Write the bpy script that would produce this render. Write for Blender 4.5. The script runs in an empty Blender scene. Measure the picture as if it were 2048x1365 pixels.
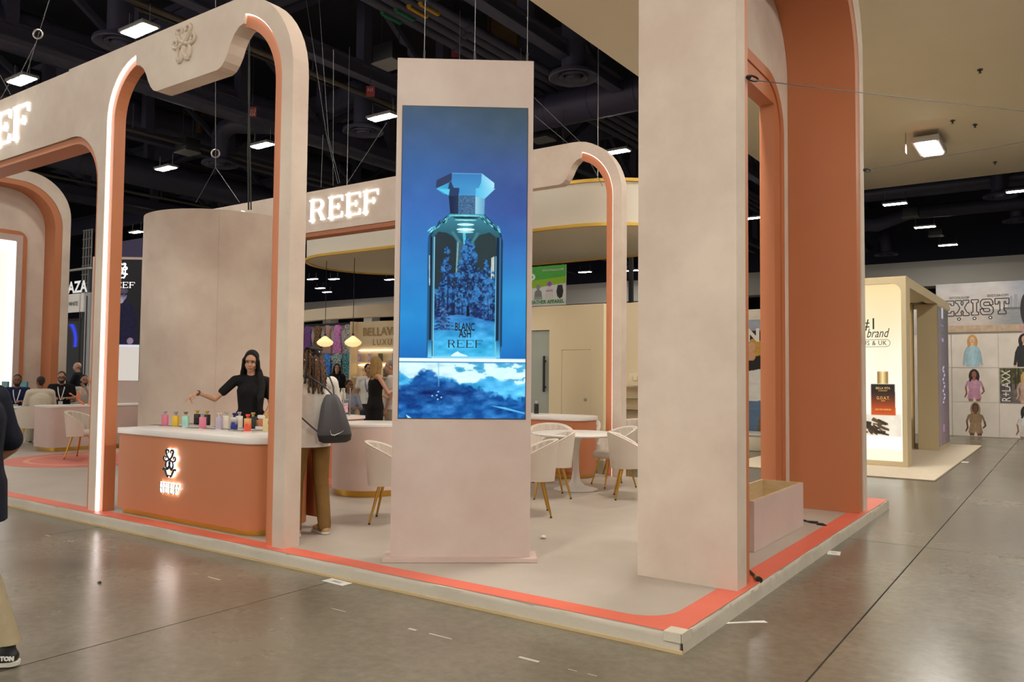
import bpy, bmesh, math, random
import numpy as np
from mathutils import Vector, Matrix, Euler
from mathutils.geometry import tessellate_polygon
random.seed(7); np.random.seed(7)
R = math.radians; PI = math.pi
scene = bpy.context.scene
COL = scene.collection
# ---------------------------------------------------------------- camera, world, exposure
cam = bpy.data.cameras.new('camera'); cam.lens = 36*1597.3/2048; cam.sensor_width = 36; cam.sensor_fit = 'HORIZONTAL'
cam.clip_start = .05; cam.clip_end = 300
camo = bpy.data.objects.new('camera', cam); COL.objects.link(camo)
_y, _p, _r = R(-34.958), R(2.4835), R(0.5248)
fw = Vector((math.sin(_y)*math.cos(_p), math.cos(_y)*math.cos(_p), math.sin(_p)))
rt = Vector((math.cos(_y), -math.sin(_y), 0)); up = rt.cross(fw)
r2 = rt*math.cos(_r)+up*math.sin(_r); u2 = up*math.cos(_r)-rt*math.sin(_r)
camo.matrix_world = Matrix(((r2.x,u2.x,-fw.x,0),(r2.y,u2.y,-fw.y,0),(r2.z,u2.z,-fw.z,1.6),(0,0,0,1)))
scene.camera = camo
w = bpy.data.worlds.new('hall_air'); scene.world = w; w.use_nodes = True
w.node_tree.nodes['Background'].inputs[0].default_value = (1.0,.945,.87,1)
w.node_tree.nodes['Background'].inputs[1].default_value = 1.05
LAMP = 118.0            # radiance of the hall's ceiling light panels
LAMP_COL = (1.0,.955,.88)
scene.view_settings.view_transform = 'Standard'
scene.view_settings.look = 'None'
scene.view_settings.exposure = 0.10
scene.view_settings.gamma = 1.0
scene.view_settings.use_curve_mapping = False

# ---------------------------------------------------------------- helpers
def lin(c):
    if isinstance(c, str):
        c = [int(c[i:i+2],16)/255 for i in (0,2,4)]
        return tuple(x/12.92 if x <= .04045 else ((x+.055)/1.055)**2.4 for x in c)
    return tuple(c)
MATS = {}
def mat(name, col=None, rough=.6, metal=0., emit=0., ecol=None, col2=None, nscale=2., nmix=.5, bump=0., bscale=40., spec=.5, coat=0., alpha=1., trans=0., rnd=0., attr=None, detail=6., stretch=None, bstretch=None):
    if name in MATS: return MATS[name]
    m = bpy.data.materials.new(name); MATS[name] = m; m.use_nodes = True
    nt = m.node_tree; N = nt.nodes; L = nt.links; b = N['Principled BSDF']
    def setv(k, v):
        if k in b.inputs: b.inputs[k].default_value = v
    c = lin(col) if col is not None else (.8,.8,.8)
    setv('Base Color', (*c,1)); setv('Roughness', rough); setv('Metallic', metal); setv('Specular IOR Level', spec); setv('Coat Weight', coat); setv('Coat Roughness', .12)
    setv('Alpha', alpha); setv('Transmission Weight', trans)
    src = None
    tc = N.new('ShaderNodeTexCoord'); geo = N.new('ShaderNodeNewGeometry')
    if attr:
        a = N.new('ShaderNodeVertexColor'); a.layer_name = attr; src = a.outputs['Color']
    elif col2 is not None:
        n = N.new('ShaderNodeTexNoise'); n.inputs['Scale'].default_value = nscale; n.inputs['Detail'].default_value = detail; n.inputs['Roughness'].default_value = .6
        if stretch:
            mp = N.new('ShaderNodeMapping'); mp.inputs['Scale'].default_value = stretch
            L.new(geo.outputs['Position'], mp.inputs['Vector']); L.new(mp.outputs['Vector'], n.inputs['Vector'])
        else: L.new(geo.outputs['Position'], n.inputs['Vector'])
        rp = N.new('ShaderNodeValToRGB'); rp.color_ramp.elements[0].position = .5-nmix*.5; rp.color_ramp.elements[1].position = .5+nmix*.5
        rp.color_ramp.elements[0].color = (*c,1); rp.color_ramp.elements[1].color = (*lin(col2),1)
        L.new(n.outputs['Fac'], rp.inputs['Fac']); src = rp.outputs['Color']
    if rnd and src is not None or rnd:
        oi = N.new('ShaderNodeObjectInfo'); mr = N.new('ShaderNodeMapRange'); mr.inputs['To Min'].default_value = 1-rnd; mr.inputs['To Max'].default_value = 1+rnd
        L.new(oi.outputs['Random'], mr.inputs['Value'])
        mx = N.new('ShaderNodeVectorMath'); mx.operation = 'SCALE'
        if src is not None: L.new(src, mx.inputs[0])
        else: mx.inputs[0].default_value = c
        L.new(mr.outputs['Result'], mx.inputs['Scale']); src = mx.outputs['Vector']
    if emit:
        setv('Emission Strength', emit); setv('Emission Color', (*(lin(ecol) if ecol is not None else c),1))
        if attr:
            L.new(src, b.inputs['Emission Color']); setv('Base Color', (0.006,.006,.006,1)); src = None
    if src is not None: L.new(src, b.inputs['Base Color'])
    if bump:
        n2 = N.new('ShaderNodeTexNoise'); n2.inputs['Scale'].default_value = bscale; n2.inputs['Detail'].default_value = 4
        if bstretch:
            mp2 = N.new('ShaderNodeMapping'); mp2.inputs['Scale'].default_value = bstretch; L.new(tc.outputs['Object'], mp2.inputs['Vector']); L.new(mp2.outputs['Vector'], n2.inputs['Vector'])
        else: L.new(geo.outputs['Position'], n2.inputs['Vector'])
        bp = N.new('ShaderNodeBump'); bp.inputs['Strength'].default_value = bump; bp.inputs['Distance'].default_value = .01
        L.new(n2.outputs['Fac'], bp.inputs['Height']); L.new(bp.outputs['Normal'], b.inputs['Normal'])
    return m

class MB:
    def __init__(s): s.v = []; s.f = []; s.m = []
    def add(s, vs, fs, mi=0):
        o = len(s.v); s.v += [tuple(v) for v in vs]; s.f += [tuple(i+o for i in f) for f in fs]; s.m += [mi]*len(fs); return s
    def box(s, x0,x1,y0,y1,z0,z1, mi=0):
        return s.add([(x0,y0,z0),(x1,y0,z0),(x1,y1,z0),(x0,y1,z0),(x0,y0,z1),(x1,y0,z1),(x1,y1,z1),(x0,y1,z1)],
            [(0,3,2,1),(4,5,6,7),(0,1,5,4),(1,2,6,5),(2,3,7,6),(3,0,4,7)], mi)
    def bar(s, a, b, wd, ht, mi=0):           # rectangular bar from a to b
        a = Vector(a); b = Vector(b); d = (b-a).normalized(); t = Vector((0,0,1))
        if abs(d.z) > .95: t = Vector((1,0,0))
        sx = d.cross(t).normalized()*wd/2; sz = sx.normalized().cross(d).normalized()*ht/2
        vs = [p+i*sx+j*sz for p in (a,b) for i,j in ((-1,-1),(1,-1),(1,1),(-1,1))]
        return s.add(vs, [(0,1,2,3),(7,6,5,4),(0,4,5,1),(1,5,6,2),(2,6,7,3),(3,7,4,0)], mi)
    def tube(s, pts, r, n=8, mi=0, closed=False, flat=None):
        P = [Vector(p) for p in pts]; k = len(P); rr = r if isinstance(r,(list,tuple)) else [r]*k
        vs = []; ref = None
        for i in range(k):
            if closed: d = P[(i+1)%k]-P[i-1]
            else: d = P[min(i+1,k-1)]-P[max(i-1,0)]
            d.normalize()
            if ref is None:
                ref = d.orthogonal().normalized() if abs(d.z) > .9 else Vector((0,0,1)).cross(d).normalized()
            ref = (ref-d*ref.dot(d)).normalized(); bi = d.cross(ref)
            for j in range(n):
                a = 2*PI*j/n; vs.append(P[i]+ref*math.cos(a)*rr[i]+bi*math.sin(a)*rr[i]*(flat or 1))
        fs = []
        for i in range(k if closed else k-1):
            a = i*n; b = ((i+1)%k)*n
            fs += [(a+j, a+(j+1)%n, b+(j+1)%n, b+j) for j in range(n)]
        if not closed: fs += [tuple(range(n-1,-1,-1)), tuple((k-1)*n+j for j in range(n))]
        return s.add(vs, fs, mi)
    def lathe(s, prof, c=(0,0,0), n=24, mi=0, sx=1, sy=1, cap=True):
        vs = []; fs = []; k = len(prof)
        for r,z in prof:
            for j in range(n): a = 2*PI*j/n; vs.append((c[0]+r*sx*math.cos(a), c[1]+r*sy*math.sin(a), c[2]+z))
        for i in range(k-1):
            fs += [(i*n+j, i*n+(j+1)%n, (i+1)*n+(j+1)%n, (i+1)*n+j) for j in range(n)]
        if cap: fs += [tuple(range(n-1,-1,-1)), tuple((k-1)*n+j for j in range(n))]
        return s.add(vs, fs, mi)
    def prism(s, out, holes, fr, d0, d1, mi=0, mside=None):
        # fr(a,b,d) -> world point; outline / holes are lists of 2D points
        loops = [list(out)]+[list(h) for h in holes]
        tri = tessellate_polygon([[Vector((a,b,0)) for a,b in l] for l in loops])
        flat = [p for l in loops for p in l]; n = len(flat)
        s.add([fr(a,b,d0) for a,b in flat]+[fr(a,b,d1) for a,b in flat], [tuple(t) for t in tri]+[(t[2]+n,t[1]+n,t[0]+n) for t in tri], mi)
        o = len(s.v)-2*n; ms = mi if mside is None else mside
        st = 0
        for l in loops:
            k = len(l)
            s.f += [(o+st+i, o+st+(i+1)%k, o+n+st+(i+1)%k, o+n+st+i) for i in range(k)]; s.m += [ms]*k; st += k
        return s
    def ell(s, c, r, n=14, k=8, mi=0, M=None):
        vs = []; fs = []
        for i in range(1,k):
            t = PI*i/k
            for j in range(n):
                a = 2*PI*j/n; p = Vector((r[0]*math.sin(t)*math.cos(a), r[1]*math.sin(t)*math.sin(a), -r[2]*math.cos(t)))
                if M is not None: p = M @ p
                vs.append(Vector(c)+p)
        z = Vector((0,0,r[2]));
        if M is not None: z = M @ z
        vs += [Vector(c)-z, Vector(c)+z]; q = (k-1)*n
        for i in range(k-2): fs += [(i*n+j, i*n+(j+1)%n, (i+1)*n+(j+1)%n, (i+1)*n+j) for j in range(n)]
        fs += [(q,(j+1)%n,j) for j in range(n)]+[(q+1,(k-2)*n+j,(k-2)*n+(j+1)%n) for j in range(n)]
        return s.add(vs, fs, mi)
    def seg(s, p0, p1, r0, r1, side=None, n=14, mi=0):   # tapered capsule, elliptical if r is a pair
        p0 = Vector(p0); p1 = Vector(p1); d = p1-p0; ln = d.length
        d = d/ln if ln > 1e-6 else Vector((0,0,1))
        e0 = r0 if isinstance(r0,(tuple,list)) else (r0,r0); e1 = r1 if isinstance(r1,(tuple,list)) else (r1,r1)
        X = Vector(side) if side is not None else (Vector((1,0,0)) if abs(d.x) < .9 else Vector((0,1,0)))
        X = (X-d*X.dot(d)).normalized(); Y = d.cross(X)
        rings = []
        for t in (80,55,28,0): rings.append((p0-d*math.sin(R(t))*min(e0), e0, math.cos(R(t))))
        for t in (0,28,55,80): rings.append((p1+d*math.sin(R(t))*min(e1), e1, math.cos(R(t))))
        vs = []; fs = []
        for c,e,q in rings:
            for j in range(n): a = 2*PI*j/n; vs.append(c+X*e[0]*q*math.cos(a)+Y*e[1]*q*math.sin(a))
        for i in range(7): fs += [(i*n+j, i*n+(j+1)%n, (i+1)*n+(j+1)%n, (i+1)*n+j) for j in range(n)]
        fs += [tuple(range(n-1,-1,-1)), tuple(7*n+j for j in range(n))]
        return s.add(vs, fs, mi)
    def mesh(s, name, mats, smooth=None):
        me = bpy.data.meshes.new(name); me.from_pydata(s.v, [], s.f)
        for m in (mats if isinstance(mats,(list,tuple)) else [mats]): me.materials.append(m)
        me.polygons.foreach_set('material_index', s.m)
        bm = bmesh.new(); bm.from_mesh(me); bmesh.ops.recalc_face_normals(bm, faces=bm.faces); bm.to_mesh(me); bm.free()
        if smooth:
            me.polygons.foreach_set('use_smooth', [True]*len(me.polygons)); me.set_sharp_from_angle(angle=R(smooth))
        me.update(); return me
    def build(s, name, mats, parent=None, smooth=None, bevel=0, world=True, bseg=2):
        if parent is not None and world:
            inv = pm(parent).inverted(); s.v = [tuple(inv @ Vector(v)) for v in s.v]
        me = s.mesh(name, mats, smooth)
        if bevel:
            bm = bmesh.new(); bm.from_mesh(me); bmesh.ops.remove_doubles(bm, verts=bm.verts, dist=1e-5)
            ed = [e for e in bm.edges if len(e.link_faces) == 2 and e.calc_face_angle(0) > .6]
            bmesh.ops.bevel(bm, geom=ed, offset=bevel, segments=bseg, affect='EDGES', profile=.5, clamp_overlap=True)
            bm.to_mesh(me); bm.free()
            me.polygons.foreach_set('use_smooth', [True]*len(me.polygons)); me.set_sharp_from_angle(angle=R(smooth or 40))
        o = bpy.data.objects.new(name, me); COL.objects.link(o)
        if parent is not None: o.parent = parent
        return o
def pm(o):
    M = Matrix.Translation(o.location) @ o.rotation_euler.to_matrix().to_4x4()
    return pm(o.parent) @ M if o.parent is not None else M
def tag(o, label, cat, group=None, kind=None):
    o['label'] = label; o['category'] = cat
    if group: o['group'] = group
    if kind: o['kind'] = kind
    return o
def T(name, label, cat, loc=(0,0,0), rz=0, group=None):
    o = bpy.data.objects.new(name, None); COL.objects.link(o); o.location = loc; o.rotation_euler = (0,0,rz); o.empty_display_size = .1
    return tag(o, label, cat, group)
def struct(o, label, cat):
    return tag(o, label, cat, kind='structure')
def copy_tree(o, label=None, group=None):
    def rec(a, par):
        c = a.copy(); COL.objects.link(c)
        if par is not None: c.parent = par
        for ch in list(a.children): rec(ch, c)
        return c
    c = rec(o, None)
    if label: c['label'] = label
    if group: c['group'] = group
    return c
def text_mesh(txt, size, shear=0, spacing=1., bold=0., extrude=.002):
    cu = bpy.data.curves.new('lettering','FONT'); cu.body = txt; cu.size = size; cu.extrude = extrude; cu.align_x = 'CENTER'; cu.align_y = 'CENTER'; cu.shear = shear; cu.space_character = spacing; cu.offset = bold; cu.resolution_u = 2
    o = bpy.data.objects.new('lettering', cu); COL.objects.link(o)
    dg = bpy.context.evaluated_depsgraph_get(); me = bpy.data.meshes.new_from_object(o.evaluated_get(dg))
    bpy.data.objects.remove(o); bpy.data.curves.remove(cu); return me
def text(txt, size, origin, ux, uz, m, parent=None, name='lettering', width=None, **k):
    # flat lettering with its reading direction ux and upward direction uz, centred at origin
    me = text_mesh(txt, size, **k); me.materials.clear(); me.materials.append(m)
    ux = Vector(ux).normalized(); uz = Vector(uz).normalized(); nn = ux.cross(uz)
    if width:
        xs = [v.co.x for v in me.vertices]; sc = width/(max(xs)-min(xs)); cx = (max(xs)+min(xs))/2
        for v in me.vertices: v.co.x = (v.co.x-cx)*sc
    M = Matrix(((ux.x,uz.x,nn.x,origin[0]),(ux.y,uz.y,nn.y,origin[1]),(ux.z,uz.z,nn.z,origin[2]),(0,0,0,1)))
    if parent is not None: M = pm(parent).inverted() @ M
    me.transform(M)
    o = bpy.data.objects.new(name, me); COL.objects.link(o)
    if parent is not None: o.parent = parent
    return o
def arc(cx, cy, r, a0, a1, n=10, ry=None):
    return [(cx+r*math.cos(R(a0+(a1-a0)*i/n)), cy+(ry or r)*math.sin(R(a0+(a1-a0)*i/n))) for i in range(n+1)]
def rrect(x0,x1,y0,y1,r,n=8):
    return arc(x1-r,y0+r,r,-90,0,n)+arc(x1-r,y1-r,r,0,90,n)+arc(x0+r,y1-r,r,90,180,n)+arc(x0+r,y0+r,r,180,270,n)
def paint(name, origin, ux, uz, W, H, nx, ny, fn, m, parent=None, ss=1):
    # flat printed or lit panel: a grid whose colour attribute holds the picture; fn(u right 0..1, v down 0..1) -> rgb (sRGB 0..255)
    u = np.linspace(0,1,nx+1); v = np.linspace(0,1,ny+1); U,V = np.meshgrid(u,v)
    du,dv = .25/nx,.25/ny; jit = ((0,0),) if ss == 1 else ((-1,-1),(1,1)) if ss == 2 else ((-1,-1),(1,-1),(-1,1),(1,1)); rgb = sum(np.clip(np.asarray(fn(U+a*du,V+c*dv)),0,255) for a,c in jit)/len(jit)/255; L = np.where(rgb <= .04045, rgb/12.92, ((rgb+.055)/1.055)**2.4)
    ux = np.array(Vector(ux).normalized()); uz = np.array(Vector(uz).normalized()); o = np.array(origin, float)   # origin = top-left corner
    P = o+U[...,None]*W*ux-V[...,None]*H*uz; P = P.reshape(-1,3)
    if parent is not None:
        inv = np.array(pm(parent).inverted()); P = P @ inv[:3,:3].T+inv[:3,3]
    i = (np.arange(ny)[:,None]*(nx+1)+np.arange(nx)[None,:]).ravel()
    F = np.stack([i+nx+1, i+nx+2, i+1, i],1)
    me = bpy.data.meshes.new(name)
    me.vertices.add(len(P)); me.vertices.foreach_set('co', P.astype(np.float32).ravel())
    me.loops.add(F.size); me.loops.foreach_set('vertex_index', F.astype(np.int32).ravel())
    me.polygons.add(len(F)); me.polygons.foreach_set('loop_start', (np.arange(len(F))*4).astype(np.int32))
    ca = me.color_attributes.new('Col','FLOAT_COLOR','POINT')
    ca.data.foreach_set('color', np.c_[L.reshape(-1,3), np.ones(len(P))].astype(np.float32).ravel())
    me.update(calc_edges=True); me.validate(); me.materials.append(m)
    ob = bpy.data.objects.new(name, me); COL.objects.link(ob)
    if parent is not None: ob.parent = parent
    return ob
def inpoly(X, Y, pts):
    r = np.zeros(X.shape, bool); n = len(pts)
    for i in range(n):
        x0,y0 = pts[i]; x1,y1 = pts[(i+1)%n]
        if y0 == y1: continue
        c = ((y0 > Y) != (y1 > Y)) & (X < (x1-x0)*(Y-y0)/(y1-y0)+x0); r ^= c
    return r
def inell(X, Y, cx, cy, rx, ry): return ((X-cx)/rx)**2+((Y-cy)/ry)**2 < 1
def vnoise(X, Y, s, seed=0):
    rs = np.random.RandomState(seed); g = rs.rand(128,128); x = X*s; y = Y*s
    xi = np.floor(x).astype(int); yi = np.floor(y).astype(int); fx = x-xi; fy = y-yi; fx = fx*fx*(3-2*fx); fy = fy*fy*(3-2*fy)
    a = g[yi%128,xi%128]; b = g[yi%128,(xi+1)%128]; c = g[(yi+1)%128,xi%128]; d = g[(yi+1)%128,(xi+1)%128]
    return (a*(1-fx)+b*fx)*(1-fy)+(c*(1-fx)+d*fx)*fy
def fbm(X, Y, s, seed=0, o=4): return sum(vnoise(X,Y,s*2**i,seed+i)/2**i for i in range(o))/sum(1/2**i for i in range(o))

# ---------------------------------------------------------------- materials
M_plaster = mat('plaster', (.715,.605,.495), .75, col2=(.585,.468,.382), nscale=1.05, nmix=.30, bump=.12, bscale=9, detail=7)
M_pink = mat('pink_plaster', (.64,.50,.44), .72, col2=(.55,.405,.35), nscale=1.3, nmix=.5, bump=.06, bscale=10)
M_orange = mat('terracotta_paint', (.55,.20,.086), .5, col2=(.51,.178,.074), nscale=.8, nmix=.8)
M_coral = mat('coral_vinyl', (.74,.155,.095), .45, col2=(.68,.13,.08), nscale=3)
M_led = mat('led_light', (1,1,1), .5, emit=3.4, ecol=(1,.97,.98))
M_letter = mat('lit_letter', (1,1,1), .5, emit=1.7, ecol=(1,.98,.95))
M_white = mat('white_laminate', (.78,.74,.69), .28)
M_leather = mat('cream_leather', (.70,.62,.53), .5, col2=(.66,.58,.49), nscale=5)
M_gold = mat('brushed_gold', (.62,.36,.07), .28, metal=1)
M_goldtrim = mat('gold_trim', (.75,.48,.09), .4, metal=.4)
M_dark = mat('dark_metal', (.03,.03,.03), .45)
M_black = mat('black_paint', (.012,.012,.013), .5)
M_steel = mat('steel', (.55,.53,.5), .35, metal=1)
M_wire = mat('steel_wire', (.20,.20,.20), .5, metal=.5)
M_cream = mat('cream_paint', (.72,.60,.43), .6)
M_beige = mat('beige_paint', (.56,.45,.27), .6)
M_wood = mat('pale_wood', (.62,.47,.26), .6, col2=(.54,.38,.19), nscale=4, stretch=(1,1,8))

# ---------------------------------------------------------------- hall floor: concrete slabs between saw-cut joints
def concrete():
    m = bpy.data.materials.new('polished_concrete'); m.use_nodes = True; nt = m.node_tree; N = nt.nodes; L = nt.links; b = N['Principled BSDF']
    g = N.new('ShaderNodeNewGeometry')
    def noise(s, d=6):
        n = N.new('ShaderNodeTexNoise'); n.inputs['Scale'].default_value = s; n.inputs['Detail'].default_value = d; n.inputs['Roughness'].default_value = .65; L.new(g.outputs['Position'], n.inputs['Vector']); return n
    n1 = noise(.55); n2 = noise(14, 8)
    r = N.new('ShaderNodeValToRGB'); r.color_ramp.elements[0].position = .3; r.color_ramp.elements[1].position = .72
    r.color_ramp.elements[0].color = (.126,.108,.078,1); r.color_ramp.elements[1].color = (.200,.172,.122,1); L.new(n1.outputs['Fac'], r.inputs['Fac'])
    mx = N.new('ShaderNodeMixRGB'); mx.blend_type = 'OVERLAY'; mx.inputs['Fac'].default_value = .35; L.new(r.outputs['Color'], mx.inputs['Color1']); L.new(n2.outputs['Fac'], mx.inputs['Color2'])
    oi = N.new('ShaderNodeObjectInfo'); mr = N.new('ShaderNodeMapRange'); mr.inputs['To Min'].default_value = .93; mr.inputs['To Max'].default_value = 1.06; L.new(oi.outputs['Random'], mr.inputs['Value'])
    sc = N.new('ShaderNodeVectorMath'); sc.operation = 'SCALE'; L.new(mx.outputs['Color'], sc.inputs[0]); L.new(mr.outputs['Result'], sc.inputs['Scale']); L.new(sc.outputs['Vector'], b.inputs['Base Color'])
    r2 = N.new('ShaderNodeMapRange'); r2.inputs['To Min'].default_value = .16; r2.inputs['To Max'].default_value = .34; L.new(n1.outputs['Fac'], r2.inputs['Value']); L.new(r2.outputs['Result'], b.inputs['Roughness'])
    b.inputs['Specular IOR Level'].default_value = .6
    bp = N.new('ShaderNodeBump'); bp.inputs['Strength'].default_value = .035; bp.inputs['Distance'].default_value = .01; L.new(n2.outputs['Fac'], bp.inputs['Height']); L.new(bp.outputs['Normal'], b.inputs['Normal'])
    return m
M_conc = concrete()
M_joint = mat('joint_filler', (.05,.042,.034), .8)
fl = MB().box(-75,30,-20,90,-.15,-.010).build('floor', M_joint); struct(fl, 'polished grey brown concrete hall floor with saw cut joints', 'floor')
xs = [-1.17+3.53*k for k in range(-7,4)]; ys = [1.49+7.07*k for k in range(-2,6)]
for i in range(len(xs)-1):
    for j in range(len(ys)-1):
        g = .006; MB().box(xs[i]+g,xs[i+1]-g,ys[j]+g,ys[j+1]-g,-.009,0).build('concrete_slab', M_conc, fl)
far = MB()
x0,x1,y0,y1 = xs[0],xs[-1],ys[0],ys[-1]
far.box(-75,x0-.006,-20,90,-.009,0); far.box(x1+.006,30,-20,90,-.009,0); far.box(x0+.006,x1-.006,y1+.006,90,-.009,0); far.box(x0+.006,x1-.006,-20,y0-.006,-.009,0)
o = far.build('concrete_field', M_conc, fl)
# white glue marks left by old carpet tape
gm = MB(); rs = random.Random(3)
a = Vector((-8.238,3.858,0.000)); b = Vector((-4.177,3.832,0.000)); b = a+(b-a)*1.5
t = 0.0
while t < 1:
    ln = rs.uniform(.05,.22); p = a.lerp(b,t); wd = rs.uniform(.006,.016)
    if rs.random() < .65: gm.box(p.x,p.x+ln,p.y-wd/2+rs.uniform(-.01,.01),p.y+wd/2,.0003,.0009)
    t += (ln+rs.uniform(.02,.3))/(b-a).length
tag(gm.build('glue_marks', mat('old_glue', (.42,.37,.29), .7)), 'broken line of whitish tape glue on the concrete along the platform', 'floor mark', kind='stuff')
# ---------------------------------------------------------------- hall ceiling and walls
M_navy = mat('navy_ceiling_paint', (.060,.058,.096), .55)
M_navy2 = mat('dark_deck_paint', (.020,.020,.032), .7)
M_navyw = mat('navy_wall_paint', (.020,.021,.048), .7)
M_bulk = mat('grey_white_wall_paint', (.82,.77,.69), .7)
struct(MB().box(-75,30,-20,90,13.2,13.5).build('ceiling', M_navy2), 'dark navy roof deck of the exhibition hall', 'ceiling')
struct(MB().box(-75,30,56,56.4,8.9,13.2).build('wall_back_upper', M_navyw), 'dark navy upper wall at the far end of the hall', 'wall')
wb = MB(); wb.box(-75,30,54.4,56,7.3,8.45); wb.box(-75,30,55.1,56,8.45,8.95)
struct(wb.build('wall_back', M_bulk), 'long pale grey bulkhead across the far end of the hall', 'wall')
struct(MB().box(-75,30,82,82.4,0,13.2).build('wall_far', M_navyw), 'dark wall of the next hall beyond the bulkhead', 'wall')
struct(MB().box(-75,30,81.4,82,3.2,5.0).build('trim_1', M_bulk), 'pale band on the wall of the next hall', 'trim')
for k,x in enumerate((-62,-56.2,-50.5,-39,-27)):
    struct(MB().box(x,x+1.1,55.2,56.3,0,8.9).build('column_%d'%(k+1), M_bulk), ['pale hall column far off behind the cream curved fascia, first','pale hall column far off behind the cream curved fascia, second','pale hall column far off right of two others','pale hall column far off behind the video tower','pale hall column far off behind the green banner'][k], 'column')
struct(MB().box(14,14.3,-20,56,0,13.2).build('wall_right_added', mat('added_side_wall',(.20,.18,.15),.8)), 'plain unseen wall beyond the right aisle, added to dim light from the right', 'wall')  # unseen dark wall added to cut ambient light and floor reflection from the right
# lower flat soffit on the right: slab with a fascia edge
M_soffit = mat('soffit_paint', (.80,.70,.55), .75, col2=(.76,.66,.51), nscale=.5)
sf = MB().box(-6.86,30,-20,26.55,7.5,7.75).build('soffit', M_soffit); struct(sf, 'large flat beige soffit over the right aisle', 'soffit')
struct(MB().box(-6.86,-6.6,-20,26.55,7.75,13.2).build('wall_soffit_side', M_navyw), 'dark bulkhead above the soffit edge', 'wall')
# ---------------------------------------------------------------- ceiling lights
M_lens = mat('lamp_lens', (1,1,1), .5, emit=LAMP, ecol=LAMP_COL)
M_house = mat('lamp_housing', (.30,.29,.28), .5)
def light_proto(L, W):
    t = T('ceiling_light','x','ceiling light')
    MB().box(-L/2-.04,L/2+.04,-W/2-.05,W/2+.05,.012,.09).build('housing', M_house, t, bevel=.012)
    MB().box(-L/2,L/2,-W/2,W/2,0,.012).build('lens', M_lens, t)
    c = MB()
    for sx in (-1,1): c.tube([(sx*L*.46,0,.09),(sx*L*.46,0,.5)], .006, 5); 
    c.build('hanger_rod', M_steel, t)
    MB().tube([(-L*.5,.05,.09),(-L*.56,.06,.2),(-L*.5,.06,.35),(-L*.5,.06,.5)], .01, 6).build('power_cord', M_dark, t)
    return t
LP = [(-16.43,9.28,'ceiling light hanging above the swirl emblem header'),(-21.79,9.25,'ceiling light hanging above the left lit letters'),
 (-16.14,16.47,'ceiling light just left of the video tower top'),(-21.43,16.37,'ceiling light hanging beside the right arch leg'),
 (-26.83,16.32,'ceiling light seen low through the big arch opening'),(-40.39,23.0,'ceiling light just left of the tall round plaster wall'),
 (-12.17,23.3,'ceiling light above the far arch curve left of the pillar'),(-47.06,42.95,'far ceiling light under the cream canopy, right of its middle'),
 (-48.54,42.08,'far ceiling light under the cream canopy, left of its middle'),(-28.2,49.33,'far ceiling light right of the green banner'),
 (-55.1,49.5,'far ceiling light low under the cream canopy rim'),(-5.97,36.75,'nearest ceiling light in the dark bay beyond the soffit'),
 (-5.68,43.12,'middle ceiling light in the dark bay beyond the soffit'),(-5.41,49.59,'farthest ceiling light in the dark bay beyond the soffit'),
 (-11.91,36.55,'ceiling light seen in the gap beside the pillar'),(-41.65,39.68,'far ceiling light close under the canopy underside'),
 (-53.1,46.9,'far ceiling light left under the canopy'),(-43.47,45.46,'far ceiling light beside the video tower under the canopy'),
 (-24.96,50.3,'far ceiling light in the strip left of the pillar'),(-1.5,36.8,'ceiling light at the right edge of the dark bay'),
 (-17.5,23.3,None),(-10.9,9.2,None),(-10.9,2.2,None),(-16.3,2.2,None),(-21.7,2.2,None),(-10.9,-4.9,None),(-16.3,-4.9,None),(-27.2,9.2,None),(-27.2,2.2,None),(-32.6,9.2,None),(-32.6,2.2,None),(-21.7,-4.9,None),(-38,9.2,None),(-28,23.3,None)]
lp0 = light_proto(.88,.32); first = True
for x,y,lb in LP:
    o = lp0 if first else copy_tree(lp0); first = False
    o.location = (x,y,9.0); o['label'] = lb or 'white panel ceiling light over the hall outside the picture'; o['group'] = 'hall ceiling lights' 
sp0 = T('soffit_light','x','ceiling light')
MB().box(-.30,.30,-.72,.72,.02,.16).build('housing', mat('lamp_housing_grey', (.45,.43,.4), .5), sp0, bevel=.015)
MB().box(-.21,.21,-.66,.66,0,.02).build('lens', M_lens, sp0)
c = MB(); [c.tube([(sx*.26,sy*.6,.16),(sx*.26,sy*.6,.3)], .006, 5) for sx in (-1,1) for sy in (-1,1)]; c.build('hanger_rod', M_steel, sp0)
first = True
for x,y in ((-2.72,21.55),(-3.5,14.0),(-3.0,7.2),(-3.0,.2),(-3.0,-6.8),(2.5,21.5),(2.5,14.4),(2.5,7.2),(2.5,.2),(2.5,-6.8),(8,7.2),(8,.2)):
    o = sp0 if first else copy_tree(sp0)
    o.location = (x,y,7.2); o['label'] = 'white box light hanging under the beige soffit beside a red tag' if first else 'white box light under the beige soffit outside the picture'; o['group'] = 'soffit lights'; first = False
t = T('red_tag','small red aisle tag hanging beside the soffit light','sign',(-2.72-.42,20.7,7.1))
MB().box(-3.14,-3.13,20.75,20.95,7.0,7.22).build('tag_plate', mat('red_plastic',(.5,.05,.04),.5), t); MB().tube([(-3.135,20.85,7.22),(-3.135,20.85,7.51)],.006,5).build('tag_cord', M_dark, t)
for k,(px,py) in enumerate(((1960,140),(1950,250),(1990,325),(1905,242))):
    p = ((-1.306,17.284,7.480),(-1.704,20.999,7.480),(-1.571,24.947,7.480),(-2.097,20.395,7.480))[k]
    t = T('ceiling_sprinkler', ['sprinkler head on the soffit nearest the picture top','sprinkler head on the soffit above the box light','sprinkler head on the soffit near its far edge','sprinkler head on the soffit close beside the box light'][k], 'sprinkler', p, 0, 'soffit sprinklers')
    MB().lathe([(.05,0),(.05,-.01),(.015,-.012),(.015,-.05),(.03,-.055),(.03,-.06)], p, 10).build('sprinkler_body', M_dark, t)
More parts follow.
